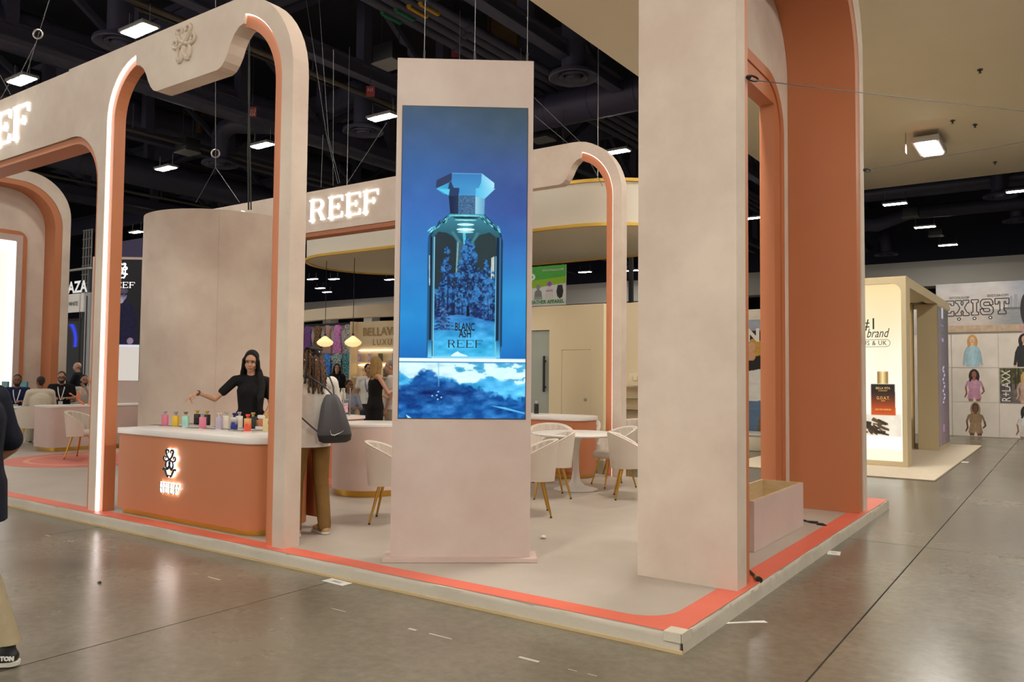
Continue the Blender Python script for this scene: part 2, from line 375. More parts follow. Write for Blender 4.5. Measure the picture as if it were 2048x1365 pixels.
# ---------------------------------------------------------------- trusses, ducts, pipes
def truss(x, y0, y1, z0=9.7, z1=12.4, lab='', pitch=3.2, wd=.34):
    t = T('roof_truss', lab, 'truss', (x,(y0+y1)/2,z0), 0, 'roof trusses')
    b = MB(); b.box(x-wd/2,x+wd/2,y0,y1,z0-.03,z0+.02); b.box(x-.05,x+.05,y0,y1,z0,z0+.34); b.box(x-wd/2,x+wd/2,y0,y1,z0+.32,z0+.37); b.build('bottom_chord', M_navy, t)
    b = MB(); b.box(x-wd/2,x+wd/2,y0,y1,z1,z1+.3); b.build('top_chord', M_navy, t)
    n = int((y1-y0)/pitch)
    for k in range(n):
        ya = y0+k*pitch
        MB().box(x-.15,x+.15,ya-.15,ya+.15,z0+.3,z1).build('post', M_navy, t)
        d = 1 if k%2 else -1
        MB().bar((x,ya if d>0 else ya+pitch,z0+.35),(x,ya+pitch if d>0 else ya,z1), .16,.16).build('diagonal', M_navy, t)
tl = ['roof truss passing above the video tower left edge','roof truss passing over the left lit letters','roof truss nearest the beige soffit','roof truss far left behind the big arch','roof truss deep in the hall behind the round wall','second roof truss deep in the hall']
for x,lb in zip((-15.7,-21.0,-10.4,-26.4,-31.8,-37.2),tl): truss(x,2,55,lab=lb,pitch=3.3+.05*abs(x%1))
for k,y in enumerate((13.2,20.8,28.2,35.6,43)):
    t = T('roof_girder', 'dark cross girder of the roof, row %s from the booth front'%['one','two','three','four','five'][k], 'girder', (-25,y,10.2), 0, 'roof girders')
    b = MB(); b.box(-62,-6.9,y-.12,y+.12,11.2,11.5); b.box(-62,-6.9,y-.05,y+.05,11.5,12.2); b.box(-62,-6.9,y-.12,y+.12,12.2,12.4); b.build('girder_beam', M_navy, t)
    b = MB(); [b.bar((x,y,11.2),(x+1.4,y,12.3),.07,.07) for x in np.arange(-60,-8,2.8)]; b.build('girder_lattice', M_navy, t)['kind'] = 'stuff'
M_duct = mat('painted_duct', (.072,.070,.112), .38, col2=(.058,.056,.092), nscale=1)
def duct(pts, r, lab, m=M_duct, rings=True, name='air_duct'):
    t = T(name, lab, 'duct', pts[0])
    MB().tube(pts, r, 20).build('duct_body', m, t, smooth=50)
    if rings:
        b = MB()
        for i in range(len(pts)-1):
            a = Vector(pts[i]); c = Vector(pts[i+1]); L = (c-a).length; d = (c-a)/L
            for k in range(1,int(L/1.5)):
                p = a+d*k*1.5; b.tube([p-d*.02,p+d*.02], r+.015, 20)
        if b.v: b.build('duct_seam', m, t, smooth=50)['kind'] = 'stuff'
duct([(-21.5,8,10.1),(-21.5,44,10.1)], .55, 'wide round duct running above the inner lit letters')
duct([(-31.8,8,10.0),(-31.8,46,10.0)], .6, 'wide round duct low in the big arch opening')
duct([(-27.2,4,10.8),(-27.2,46,10.8)], .5, 'wide round duct high in the big arch opening')
duct([(-38.5,6,10.2),(-38.5,50,10.2)], .6, 'wide round duct at the far left of the arch opening')
duct([(-6.95,20.5,9.75),(-15.2,20.5,9.75)], .52, 'purple grey fabric duct crossing right of the video tower', mat('fabric_duct', (.05,.042,.085), .5))
duct([(-8.6,39.7,10.2),(4,39.7,10.2)], .36, 'upper duct in the dark bay beyond the soffit', rings=False)
duct([(-9.5,42.5,9.4),(-7.9,43.5,9.4),(-6.5,44.2,10.0),(4,44.6,10.0)], .34, 'lower bent duct in the dark bay beyond the soffit', rings=False)
for k,(x,z) in enumerate(((-12.35,10.47),(-12.68,10.47),(-13.05,10.47),(-13.44,10.47))):
    t = T('sprinkler_main', 'grey ceiling pipe, %s of four side by side right of the tower'%['first','second','third','fourth'][k], 'pipe', (x,15,z), 0, 'four parallel ceiling pipes')
    MB().tube([(x,3,z),(x,48,z)], .12, 12).build('pipe_run', M_duct, t, smooth=50)
    for y in (15.6+k*.3,21.5,27.5,33.5): MB().tube([(x,y-.09,z),(x,y+.09,z)], .155, 12).build('pipe_coupling', M_duct, t, smooth=50)
    if k < 4:
        cm = mat('green_clamp_paint',(.02,.16,.08),.5) if k > 1 else mat('yellow_clamp_paint',(.55,.30,.01),.5)
        y = 14.0+(3-k)*.05
        b = MB(); b.bar((x-.03,y-.32,z-.17),(x-.03,y+.32,z-.17),.08,.04)
        for s in (-1,1): b.bar((x-.03,y+s*.32,z-.17),(x-.03,y+s*.32,z+.17),.07,.05); b.tube([(x-.08,y+s*.32,z-.13),(x+.03,y+s*.32,z-.13)],.035,8)
        b.build('pipe_clamp', cm, t)
for k,(x,z,r) in enumerate(((-16.3,9.55,.075),(-25.0,9.5,.06),(-33.2,9.4,.06),(-19.4,10.9,.05),(-13.8,10.7,.05))):
    t = T('conduit', ['brown conduit pipe passing behind the tower light','thin conduit pipe over the round wall','thin conduit pipe low in the arch opening','thin conduit above the left letters','thin conduit beside the four ceiling pipes'][k], 'pipe', (x,15,z))
    MB().tube([(x,3,z),(x,50,z)], r, 10).build('pipe_run', mat('brown_conduit', (.075,.06,.045), .35), t, smooth=50)
    b = MB(); [b.tube([(x,y,z-r-.02),(x,y+.02,z+.9)], .02, 6) for y in np.arange(8,48,3)]; b.build('pipe_hanger', M_navy, t)
def diffuser(p, r, lab, elbow=None):
    t = T('air_diffuser', lab, 'air diffuser', p, 0, 'round ceiling diffusers')
    x,y,z = p
    MB().lathe([(r*.45,.34),(r*.55,.16),(r,.10),(r*1.03,.02),(r*.98,0),(r*.80,.05),(r*.62,.08)], p, 32, cap=False).build('diffuser_cone', M_duct, t, smooth=40)
    MB().lathe([(r*.60,.07),(r*.58,.0),(r*.45,.06),(r*.40,.07)], p, 28).build('diffuser_ring', M_duct, t, smooth=40)
    MB().lathe([(r*.34,.06),(r*.33,-.03),(r*.1,.01),(.01,.02)], p, 24).build('diffuser_centre', M_duct, t, smooth=40)
    pts = [(x,y,z+.1),(x,y,z+1.1)]
    if elbow: pts += [(x+elbow[0]*.15,y+elbow[1]*.15,z+1.35),(x+elbow[0]*.45,y+elbow[1]*.45,z+1.5),(x+elbow[0]*2.2,y+elbow[1]*2.2,z+1.5)]
    else: pts += [(x,y,z+3.2)]
    MB().tube(pts, r*.5, 20).build('diffuser_neck', M_duct, t, smooth=60)
diffuser((-10.28,17.34,9.2),.62,'round air diffuser under a wide neck right of the tower')
diffuser((-17.87,17.4,9.1),.62,'round air diffuser left of the tower light',(-1,.3))
diffuser((-18.07,9.75,9.25),.58,'round air diffuser behind the light above the emblem')
diffuser((-25.07,17.33,9.1),.62,'round air diffuser in the big arch opening',(.8,.6))
diffuser((-2.27,38.56,9.2),.62,'round air diffuser at right in the dark bay'); diffuser((-1.95,45.0,9.2),.62,'second round air diffuser at right in the dark bay'); diffuser((-8.8,51.1,8.9),.62,'round air diffuser low left in the dark bay',(-.3,1))
for k,(p,lb) in enumerate((((-14.056,14.575,9.500),'dark junction box with pale underside left of the tower top'),((-25.174,16.100,9.300),'flat access box hanging in the big arch opening'),((-13.991,21.644,9.300),'flat access box behind the far arch header'),((-6.165,42.273,9.400),'dark unit box above the middle bay light'),((-5.778,47.843,9.300),'dark unit box above the farthest bay light'))):
    t = T('ceiling_unit', lb, 'ceiling unit', p); x,y,z = p
    MB().box(x-.34,x+.34,y-.28,y+.28,z,z+.45).build('unit_box', M_black, t, bevel=.02)
    MB().box(x-.36,x+.36,y-.30,y+.30,z-.03,z).build('unit_grille', mat('grey_grille',(.20,.19,.18),.6), t)
    b = MB(); [b.tube([(x+sx*.3,y,z+.42),(x+sx*.3,y,12)], .012, 5) for sx in (-1,1)]; b.build('hanger_rod', M_dark, t)
for k,(p,lb,txt) in enumerate((((-18.862,14.049,9.000),'red tag with white numbers on the duct behind the arch','N12'),((-14.884,14.724,9.000),'red tag with letters on the diffuser neck left of the tower','N3'),((-14.517,17.735,11.000),'small red tag above the video tower',''))):
    t = T('aisle_tag', lb, 'sign', p, R(35)); x,y,z = p
    MB().box(-.11,.11,-.01,.01,-.14,.14).build('tag_plate', mat('dull_red_plastic',(.30,.035,.03),.5), t, world=False)
    if txt: text('N12' if k == 0 else 'N3', .12, pm(t)@Vector((0,-.014,.03)), (math.cos(R(35)),math.sin(R(35)),0), (0,0,1), mat('tag_white',(.6,.5,.45),.6), t)
    if k == 0: text('226', .12, pm(t)@Vector((0,-.014,-.07)), (math.cos(R(35)),math.sin(R(35)),0), (0,0,1), MATS['tag_white'], t)
    MB().tube([(0,0,.2),(0,0,1.6)], .01, 5).build('tag_cord', M_dark, t, world=False)
for k,p in enumerate(((-12.737,17.736,11.500),(-26.868,17.446,11.500))):
    t = T('timber_box', ['brown timber panel high above the tower, by the pipes','brown timber panel high in the arch opening'][k], 'panel', p); x,y,z = p
    MB().box(x-.45,x+.45,y-.06,y+.06,z-.9,z+.9).build('timber_panel', mat('brown_timber',(.10,.05,.012),.7), t)
    MB().box(x-.55,x-.45,y-.1,y+.1,z-.95,z+.95).build('timber_edge', mat('brown_timber_dark',(.05,.025,.006),.7), t)

# ================================================================= the booth
HP = .112
M_vinyl = mat('stone_vinyl', (.47,.41,.345), .42, col2=(.40,.345,.285), nscale=1.6, nmix=.5, spec=.4)
M_skirt = mat('white_skirt_fabric', (.56,.51,.42), .7, col2=(.48,.43,.34), nscale=3, bump=.35, bscale=14)
pf = T('booth_platform', 'raised beige vinyl booth platform edged with a coral stripe', 'platform', (-11.35,7.6,0))
MB().box(-20.9,-1.88,4.425,10.83,.0,.111).build('deck', M_vinyl, pf)
def stripe_poly(off, r=0):
    # platform outline inset by off (front, right); rounded inner corner
    return off
sm = MB()
F = lambda a,b,d: (a,b,d)
# L-shaped coral stripe, front run and right run with a rounded inner corner
W1,W2 = .165,.185
out = [(-20.9,4.425),(-1.88,4.425),(-1.88,10.83),(-2.9,10.83),(-2.9,10.83-W1)]
inner = [(-1.88-W2,10.83-W1)]+[(-1.88-W2,4.425+W1+.25)]+arc(-1.88-W2-.25,4.425+W1+.25,.25,0,-90,6)+[(-20.9,4.425+W1)]
sm.prism(out+inner, [], F, .111, .1135)
sm.build('coral_stripe', M_coral, pf)
# wavy skirt, front
rs = random.Random(11)
def skirt(p0, p1, nrm, name):
    n = 220; b = MB(); vs = []
    a = Vector(p0); c = Vector(p1); nn = Vector(nrm); ph = [rs.uniform(0,6.28) for _ in range(6)]
    zs = (.0,.03,.075,.102,.1105)
    for i in range(n+1):
        p = a.lerp(c, i/n); s = (c-a).length*i/n
        wv = .003*math.sin(s*5+ph[0])+.002*math.sin(s*13+ph[1])+.0015*math.sin(s*29+ph[2])
        for k,z in enumerate(zs):
            o = (.018 if k == 0 else .014 if k == 1 else .010+wv*1.0 if k == 2 else .006+wv*1.3 if k == 3 else -.012)
            zz = z+(.002*math.sin(s*7+ph[3]+k) if k in (2,3) else 0)
            vs.append(p+nn*o+Vector((0,0,zz)))
    m = len(zs); fs = [(i*m+k,(i+1)*m+k,(i+1)*m+k+1,i*m+k+1) for i in range(n) for k in range(m-1)]
    b.add(vs, fs); return b.build(name, M_skirt, pf, smooth=60)
skirt((-20.9,4.425,0),(-1.88,4.425,0),(0,-1,0),'front_skirt'); skirt((-1.88,4.425,0),(-1.88,10.83,0),(1,0,0),'side_skirt')
b = MB(); b.box(-20.9,-1.86,4.398,4.416,.0,.018); b.build('wood_batten', M_wood, pf)
b = MB(); b.box(-1.98,-1.868,4.4075,4.4115,.06,.1142); b.box(-1.8715,-1.8665,4.4075,4.55,.06,.1142); b.box(-1.98,-1.868,4.4085,4.52,.1137,.1144); b.build('corner_tape', mat('masking_tape',(.62,.56,.45),.5), pf)
# coral floor discs
for k,(cx,cy) in enumerate(((-13.75,7.1),(-8.95,8.1))):
    t = T('floor_disc', ['round coral floor inlay under the chair on the left side','round coral floor inlay behind the round pink counter'][k], 'floor inlay', (cx,cy,HP))
    MB().lathe([(1.28,0),(1.28,.0025)], (cx,cy,.1113), 64).build('coral_disc', mat('coral_rug',(.62,.17,.12),.6,col2=(.55,.14,.10),nscale=4), t)
    MB().lathe([(.96,0),(.96,.0015),(.88,.0015),(.88,0)], (cx,cy,.1138), 64, cap=False).build('pale_ring', mat('pale_coral',(.66,.30,.20),.6), t)

# ---------------------------------------------------------------- facades (front and back) : plate with openings, lining, lit edge, letters
def slab_letter(ch, W, H):
    # slab-serif capital as rectangles / curves in a W x H box, list of (outline, holes)
    st = W*.15; th = H*.062; sf = W*.09; P = []
    rc = lambda x0,x1,y0,y1: P.append(([(x0,y0),(x1,y0),(x1,y1),(x0,y1)],[]))
    x = sf
    rc(x,x+st,0,H); rc(0,x+st+sf,0,th); rc(0,x+st*.5,H-th,H)
    if ch in 'EF':
        rc(x+st*.5,W,H-th,H); P.append(([(W-st*.45,H-th),(W,H-th),(W,H*.74),(W-st*.2,H*.74)],[]))
        rc(x+st*.5,W*.72,H*.48,H*.48+th); P.append(([(W*.72-st*.3,H*.38),(W*.72,H*.38),(W*.72,H*.65),(W*.72-st*.3,H*.65)],[]))
    if ch == 'E':
        rc(x+st*.5,W,0,th); P.append(([(W-st*.2,H*.26),(W,H*.26),(W,th),(W-st*.45,th)],[]))
    if ch == 'R':
        rc(x+st*.5,W*.55,H-th,H); rc(x+st*.5,W*.55,H*.46,H*.46+th)
        cy = (H+H*.46)/2; ro = (H-H*.46)/2; o = arc(W*.55,cy,W*.36,90,-90,12,ry=ro); i = arc(W*.55,cy,W*.36-st,-90,90,12,ry=ro-th); P.append((o+i,[]))
        P.append(([(W*.50,H*.50),(W*.50+st*1.1,H*.50),(W*.80+st,th),(W*.80-st*.1,th)],[])); rc(W*.74,W*1.0,0,th)
    return P
EMB = []
def _circ(cx,cy,r,a0,a1,n=14): return [(cx+r*math.cos(R(a0+(a1-a0)*k/n)), cy+r*math.sin(R(a0+(a1-a0)*k/n))) for k in range(n+1)]
def emblem_strokes(vee=True):
    # swirl monogram; mirrored strokes in a box about 2 wide, y up
    h = []
    h.append(_circ(-.34,1.30,.20,-60,-300)[::-1]+[]) 
    h[0] = _circ(-.36,1.30,.21,-40,240,16)+[(-.50,1.0),(-.25,.62),(.0,.42),(.35,.26),(.62,.22),(.86,.34),(.92,.58),(.80,.78),(.62,.74),(.56,.58),(.64,.46)]
    h.append([(-.42,.24),(-.56,-.05),(-.55,-.42),(-.40,-.62),(-.18,-.52),(-.02,-.26),(.10,.02),(.06,.16),(.0,.20)])
    h.append([(-.05,-.30),(-.2,-.66),(-.46,-.70)])
    if vee: h.append([(-1.0,-.78),(-.9,-.58),(-.72,-.66),(-.52,-1.02),(-.34,-1.42),(-.2,-1.5),(-.08,-1.28)])
    def sm(p):
        for _ in range(2): p = [p[0]]+[((a[0]*.75+c[0]*.25,a[1]*.75+c[1]*.25) if q == 0 else (a[0]*.25+c[0]*.75,a[1]*.25+c[1]*.75)) for a,c in zip(p,p[1:]) for q in (0,1)]+[p[-1]]
        return p
    h = [sm(s) for s in h]
    return h+[[(-x,y) for x,y in s] for s in h]
def emblem(parent, origin, ux, uz, s, m, r, vee=True, name='emblem', wx=1.):
    ux = Vector(ux).normalized(); uz = Vector(uz).normalized(); b = MB(); o = Vector(origin)
    for st in emblem_strokes(vee):
        n = len(st); b.tube([o+ux*x*s*wx+uz*y*s for x,y in st], [r*(.45+.55*math.sin(PI*min(1,(.12+i/(n-1)*.8)))) for i in range(n)], 6)
    return b.build(name, m, parent, smooth=60)
Z0 = HP
def facade(Y, zs, lab, letters_x, zl, hl, front):
    Zf = lambda z: Z0+(z-Z0)*zs
    t = T('display_arch', lab, 'arch', (-11.35,Y,Z0))
    fr = lambda a,b,d: (a, Y+d, Zf(b))
    D = .172
    def arch_in(xl,xr,zt,r): return [(xl,Z0)]+arc(xl+r,zt-r,r,180,90,10)+arc(xr-r,zt-r,r,90,0,10)+[(xr,Z0)]
    # right panel with the big opening and the dropped emblem header
    S1 = [(-6.2,4.95),(-6.2,4.83),(-6.27,4.815),(-6.34,4.76),(-6.39,4.69),(-6.43,4.61),(-6.48,4.54),(-6.53,4.495),(-6.59,4.475)]
    S2 = [(-14.2-x,z) for x,z in S1][::-1]
    def right_panel(mx=None, step=-9.43):
        f = (lambda x: x) if mx is None else (lambda x: 2*mx-x)
        op = [(-5.64,Z0)]+arc(-6.39,4.20,.75,0,74,12)+S1[1:]+S2[:-1]+arc(-7.94,4.33,.62,97,180,10)+[(-8.56,Z0)]
        o2 = [(-8.70,Z0)]+arc(-8.70-.6,4.28-.6,.6,0,90,10)+[(step,4.28)]
        pts = [(-5.49,Z0)]+op+o2+[(step,5.09)]+arc(-5.49-.85,5.09-.85,.85,90,0,12)
        MB().prism([(f(x),z) for x,z in pts], [], fr, 0, D).build('facade_panel', M_plaster, t)
        def lining(c, ins, name, d0):
            MB().prism(c+ins[::-1], [], fr, d0, D+.005, 0).build(name, M_orange, t)
        w = .118
        cR = [(f(x),z) for x,z in [(-5.642,Z0)]+arc(-6.39,4.20,.748,0,74.5,12)]; iR = [(f(x),z) for x,z in [(-5.64-w,Z0)]+arc(-6.39,4.20,.75-w,0,73.5,12)]
        lining(cR, iR, 'orange_lining', .028)
        w = .065
        cL = [(f(x),z) for x,z in [(-8.558,Z0)]+arc(-7.94,4.33,.618,180,97,12)]; iL = [(f(x),z) for x,z in [(-8.56+w,Z0)]+arc(-7.94,4.33,.62-w,180,98,12)]
        lining(cL, iL, 'orange_lining', .05)
        # lit strips lining the plate edge in front of the orange
        for d1,c,i in ((.026,cR,[(f(x),z) for x,z in [(-5.64-.007,Z0)]+arc(-6.39,4.20,.743,0,74.5,12)]),(.045,cL,[(f(x),z) for x,z in [(-8.56+.009,Z0)]+arc(-7.94,4.33,.611,180,97,12)])):
            MB().prism(c+i[::-1], [], fr, .010, d1).build('led_strip', M_led, t)
    right_panel(); right_panel(mx=-11.35)
    # middle beam above the left opening
    fr2 = lambda a,b,d: (a, Y+d+(.006 if d == 0 else 0), Zf(b))
    MB().prism([(-9.432,4.28),(-9.432,5.075),(-13.268,5.075),(-13.268,4.28)], [], fr2, 0, D).build('facade_panel', M_plaster, t)
    w = .08
    c = arch_in(-13.998,-8.702,4.278,.6); i = arch_in(-14.0+w,-8.70-w,4.28-w,.6-w)
    MB().prism(c+i[::-1], [], fr, .03, D+.12).build('orange_lining', M_orange, t)
    for ch,x in zip('REEF',letters_x):
        b = MB(); 
        for o,h in slab_letter(ch,.39 if ch != 'R' else .44,hl): b.prism([(x+a,zl+q) for a,q in o], h, lambda a,b_,d: (a,Y+d,b_), -.03, .004)
        lt = b.build('letter', M_letter, t)
        b = MB()
    if front:
        emblem(t, (-7.135,Y-.006,Zf(4.795)), (1,0,0), (-.03,0,1), .155, M_plaster, .024, vee=False, wx=1.32)
    return t
facade(4.5, 1.0, 'front plaster arch wall with an emblem header and lit letters', (-12.29,-11.745,-11.24,-10.755), 4.47, .415, True)
facade(10.7, 1.037, 'back plaster arch wall behind the cream chairs, with lit letters', (-12.45,-11.905,-11.42,-10.95), 4.645, .43, False)

# ---------------------------------------------------------------- deep portals at both ends
def portal(xf, xb, ya0, lab, niche):
    # xf: front plane, xb: back plane ; legs along y
    t = T('portal', lab, 'arch', ((xf+xb)/2,7.68,HP))
    fr = lambda a,b,d: (d,a,b)
    y0,y1 = ya0,ya0+4.33; zt = 6.35
    def arch_in(yl,yr,z,r,n=14): return [(yl,HP)]+arc(yl+r,z-r,r,180,90,n)+arc(yr-r,z-r,r,90,0,n)+[(yr,HP)]
    out = [(y0,HP)]+arc(y0+1.0,zt-1.0,1.0,180,90,12)+arc(y1-1.0,zt-1.0,1.0,90,0,12)+[(y1,HP)]
    MB().prism(out+arch_in(y0+.19,y1-.19,6.1,1.0)[::-1], [], fr, xb, xf).build('plaster_shell', M_plaster, t, smooth=30)
    MB().prism(arch_in(y0+.192,y1-.192,6.098,.998)+arch_in(y0+.29,y1-.36,5.98,.9)[::-1], [], fr, xb+.002, xf-.012).build('orange_lining', M_orange, t, smooth=30)
    yi0,yi1 = y0+.8,y1-.54
    if niche:
        MB().prism([(y0+.1,HP),(y1-.1,HP),(y1-.1,6.2),(y0+.1,6.2)], [], fr, xb-.15, xb).build('back_wall', M_plaster, t)
        f = rrect(y0+.9,9.04,.7,4.97,.22); g = rrect(y0+1.04,8.93,.8,4.87,.03)
        MB().prism(f, [g], fr, xb, xb+.03).build('orange_frame', M_orange, t)
        h = rrect(y0+1.2,8.80,.95,4.72,.03)
        MB().prism(g, [h], fr, xb, xb+.05).build('pink_frame', M_pink, t)
        def glow(U,V):
            e = np.minimum(np.minimum(U*6,(1-U)*6),np.minimum(V*8,(1-V)*8)); k = np.clip(np.exp(-e*1.3),0,1)[...,None]
            return np.array((232,222,208))*(1-k)+np.array((255,252,246))*k
        paint('lit_panel', (xb+.02,y0+1.2,4.72), (0,1,0), (0,0,1), 8.80-y0-1.2, 3.77, 24, 40, glow, mat('lightbox_glow', emit=1.15, attr='Col'), t)
    else:
        MB().prism([(y0+.2,HP),(y0+.2,6.0),(y1-.2,6.0),(y1-.2,HP)]+arch_in(yi0,yi1,5.02,.6)[::-1], [], fr, xb-.03, xb+.0).build('back_wall', M_plaster, t)
        MB().prism(arch_in(yi0+.002,yi1-.002,5.018,.6)+arch_in(yi0+.12,yi1-.12,4.90,.48)[::-1], [], fr, xb-.03, xb+.012).build('orange_frame', M_orange, t)
        MB().prism(arch_in(yi0+.122,yi1-.122,4.898,.48)+[(yi1-.33,HP),(yi1-.33,4.70),(yi0+.33,4.70),(yi0+.33,HP)], [], fr, xb-.17, xb-.004).build('orange_inner_frame', M_orange, t)
    return t
portal(-1.925,-2.69,5.52,'tall deep plaster portal at the right corner with orange lining',False)
portal(-20.2,-20.72,5.48,'deep plaster portal at the far left with a lit white niche',True)
# ---------------------------------------------------------------- open planter box in the portal
t = T('planter_box','empty pink planter box with a bare plywood inside','planter',(-2.46,7.7,HP))
xa,xb_,ya,yb = -2.66,-2.235,6.83,8.36; H = .545
def open_box(m, nm, a, c, d, e, z0, z1, th):
    b = MB(); o = [(a,d),(c,d),(c,e),(a,e)]; i = [(a+th,d+th),(c-th,d+th),(c-th,e-th),(a+th,e-th)]
    return b.prism(o, [i], lambda x,y,z: (x,y,z), z0, z1).build(nm, m, t)
open_box(M_pink,'pink_case',xa,xb_,ya,yb,HP+.001,H,.012); open_box(M_wood,'plywood_lining',xa+.0125,xb_-.0125,ya+.0125,yb-.0125,HP+.001,H+.003,.016)
MB().box(xa+.03,xb_-.03,ya+.03,yb-.03,HP+.002,HP+.03).build('plywood_floor', M_wood, t)
# ---------------------------------------------------------------- round store room
t = T('round_room','tall round plaster wall behind the woman in black','round wall',(-10.9,7.6,HP))
for k in range(5):
    a0 = -110+k*72+1.2*.15; 
    o = arc(-10.86,7.6,1.14,a0,a0+72-.06,16); i = arc(-10.86,7.6,1.09,a0+72-.06,a0,16)
    MB().prism(o+i, [], lambda a,b,d: (a,b,d), HP, 3.945).build('wall_panel', M_plaster, t, smooth=25)
MB().lathe([(1.085,0),(1.085,.02)], (-10.86,7.6,3.90), 48).build('room_lid', M_dark, t)
# ---------------------------------------------------------------- cream drum canopy with gold rims
t = T('drum_canopy','large cream rounded canopy with gold rims hanging behind the booth','canopy',(-11.2,14.8,4.4))
o = rrect(-16.25,-5.9,12.85,16.75,1.9,14); i = rrect(-15.9,-6.25,13.2,16.4,1.6,14)
fx = lambda a,b,d: (a,b,d)
M_can = mat('cream_canopy', (.76,.70,.58), .65)
MB().prism(o, [], fx, 4.42, 5.25).build('canopy_body', M_can, t, smooth=30)
g = rrect(-16.29,-5.86,12.81,16.79,1.94,14)
for z in (4.39,5.22): MB().prism(g, [rrect(-16.2,-5.95,12.9,16.7,1.85,14)], fx, z, z+.06).build('gold_rim', M_goldtrim, t, smooth=30)
b = MB(); [b.tube([(x,y,5.2),(x,y,9.7)],.008,5) for x in (-14.5,-11,-7.5) for y in (13.6,16)]; b.build('hanging_wire', M_steel, t)
# ---------------------------------------------------------------- video towers
def tower(a, th, lab, z_top, sz0, sz1, fn, nx, ny):
    u = Vector((math.cos(th),math.sin(th),0)); n = Vector((math.sin(th),-math.cos(th),0))   # n faces the viewer
    a = Vector(a); W = 1.121; D = .16
    t = T('video_tower', lab, 'video tower', tuple(a+u*W/2+Vector((0,0,HP))), 0)
    fr = lambda x,z,d: tuple(a+u*x-n*d+Vector((0,0,z)))
    MB().prism([(0,HP+.03),(W,HP+.03),(W,z_top),(0,z_top)], [], fr, 0, D).build('tower_body', M_tower, t)
    MB().prism([(-.055,HP+.001),(W+.055,HP+.001),(W+.055,HP+.03),(-.055,HP+.03)], [], fr, -.08, D+.05).build('base_plate', M_pink, t)
    MB().prism([(.044,sz0-.006),(1.078,sz0-.006),(1.078,sz1+.006),(.044,sz1+.006)], [], fr, -.004, .01).build('screen_bezel', M_dark, t)
    s = paint('screen', fr(.05,sz1,-.006), u, (0,0,1), 1.022, sz1-sz0, nx, ny, fn, mat('led_screen', emit=1.0, attr='Col', rough=.6, spec=.12), t, ss=4 if nx > 200 else 2)
    return t, u, fr
M_tower = mat('tower_plaster', (.66,.56,.49), .7, col2=(.56,.42,.37), nscale=.9, nmix=.32, bump=.05, bscale=9)
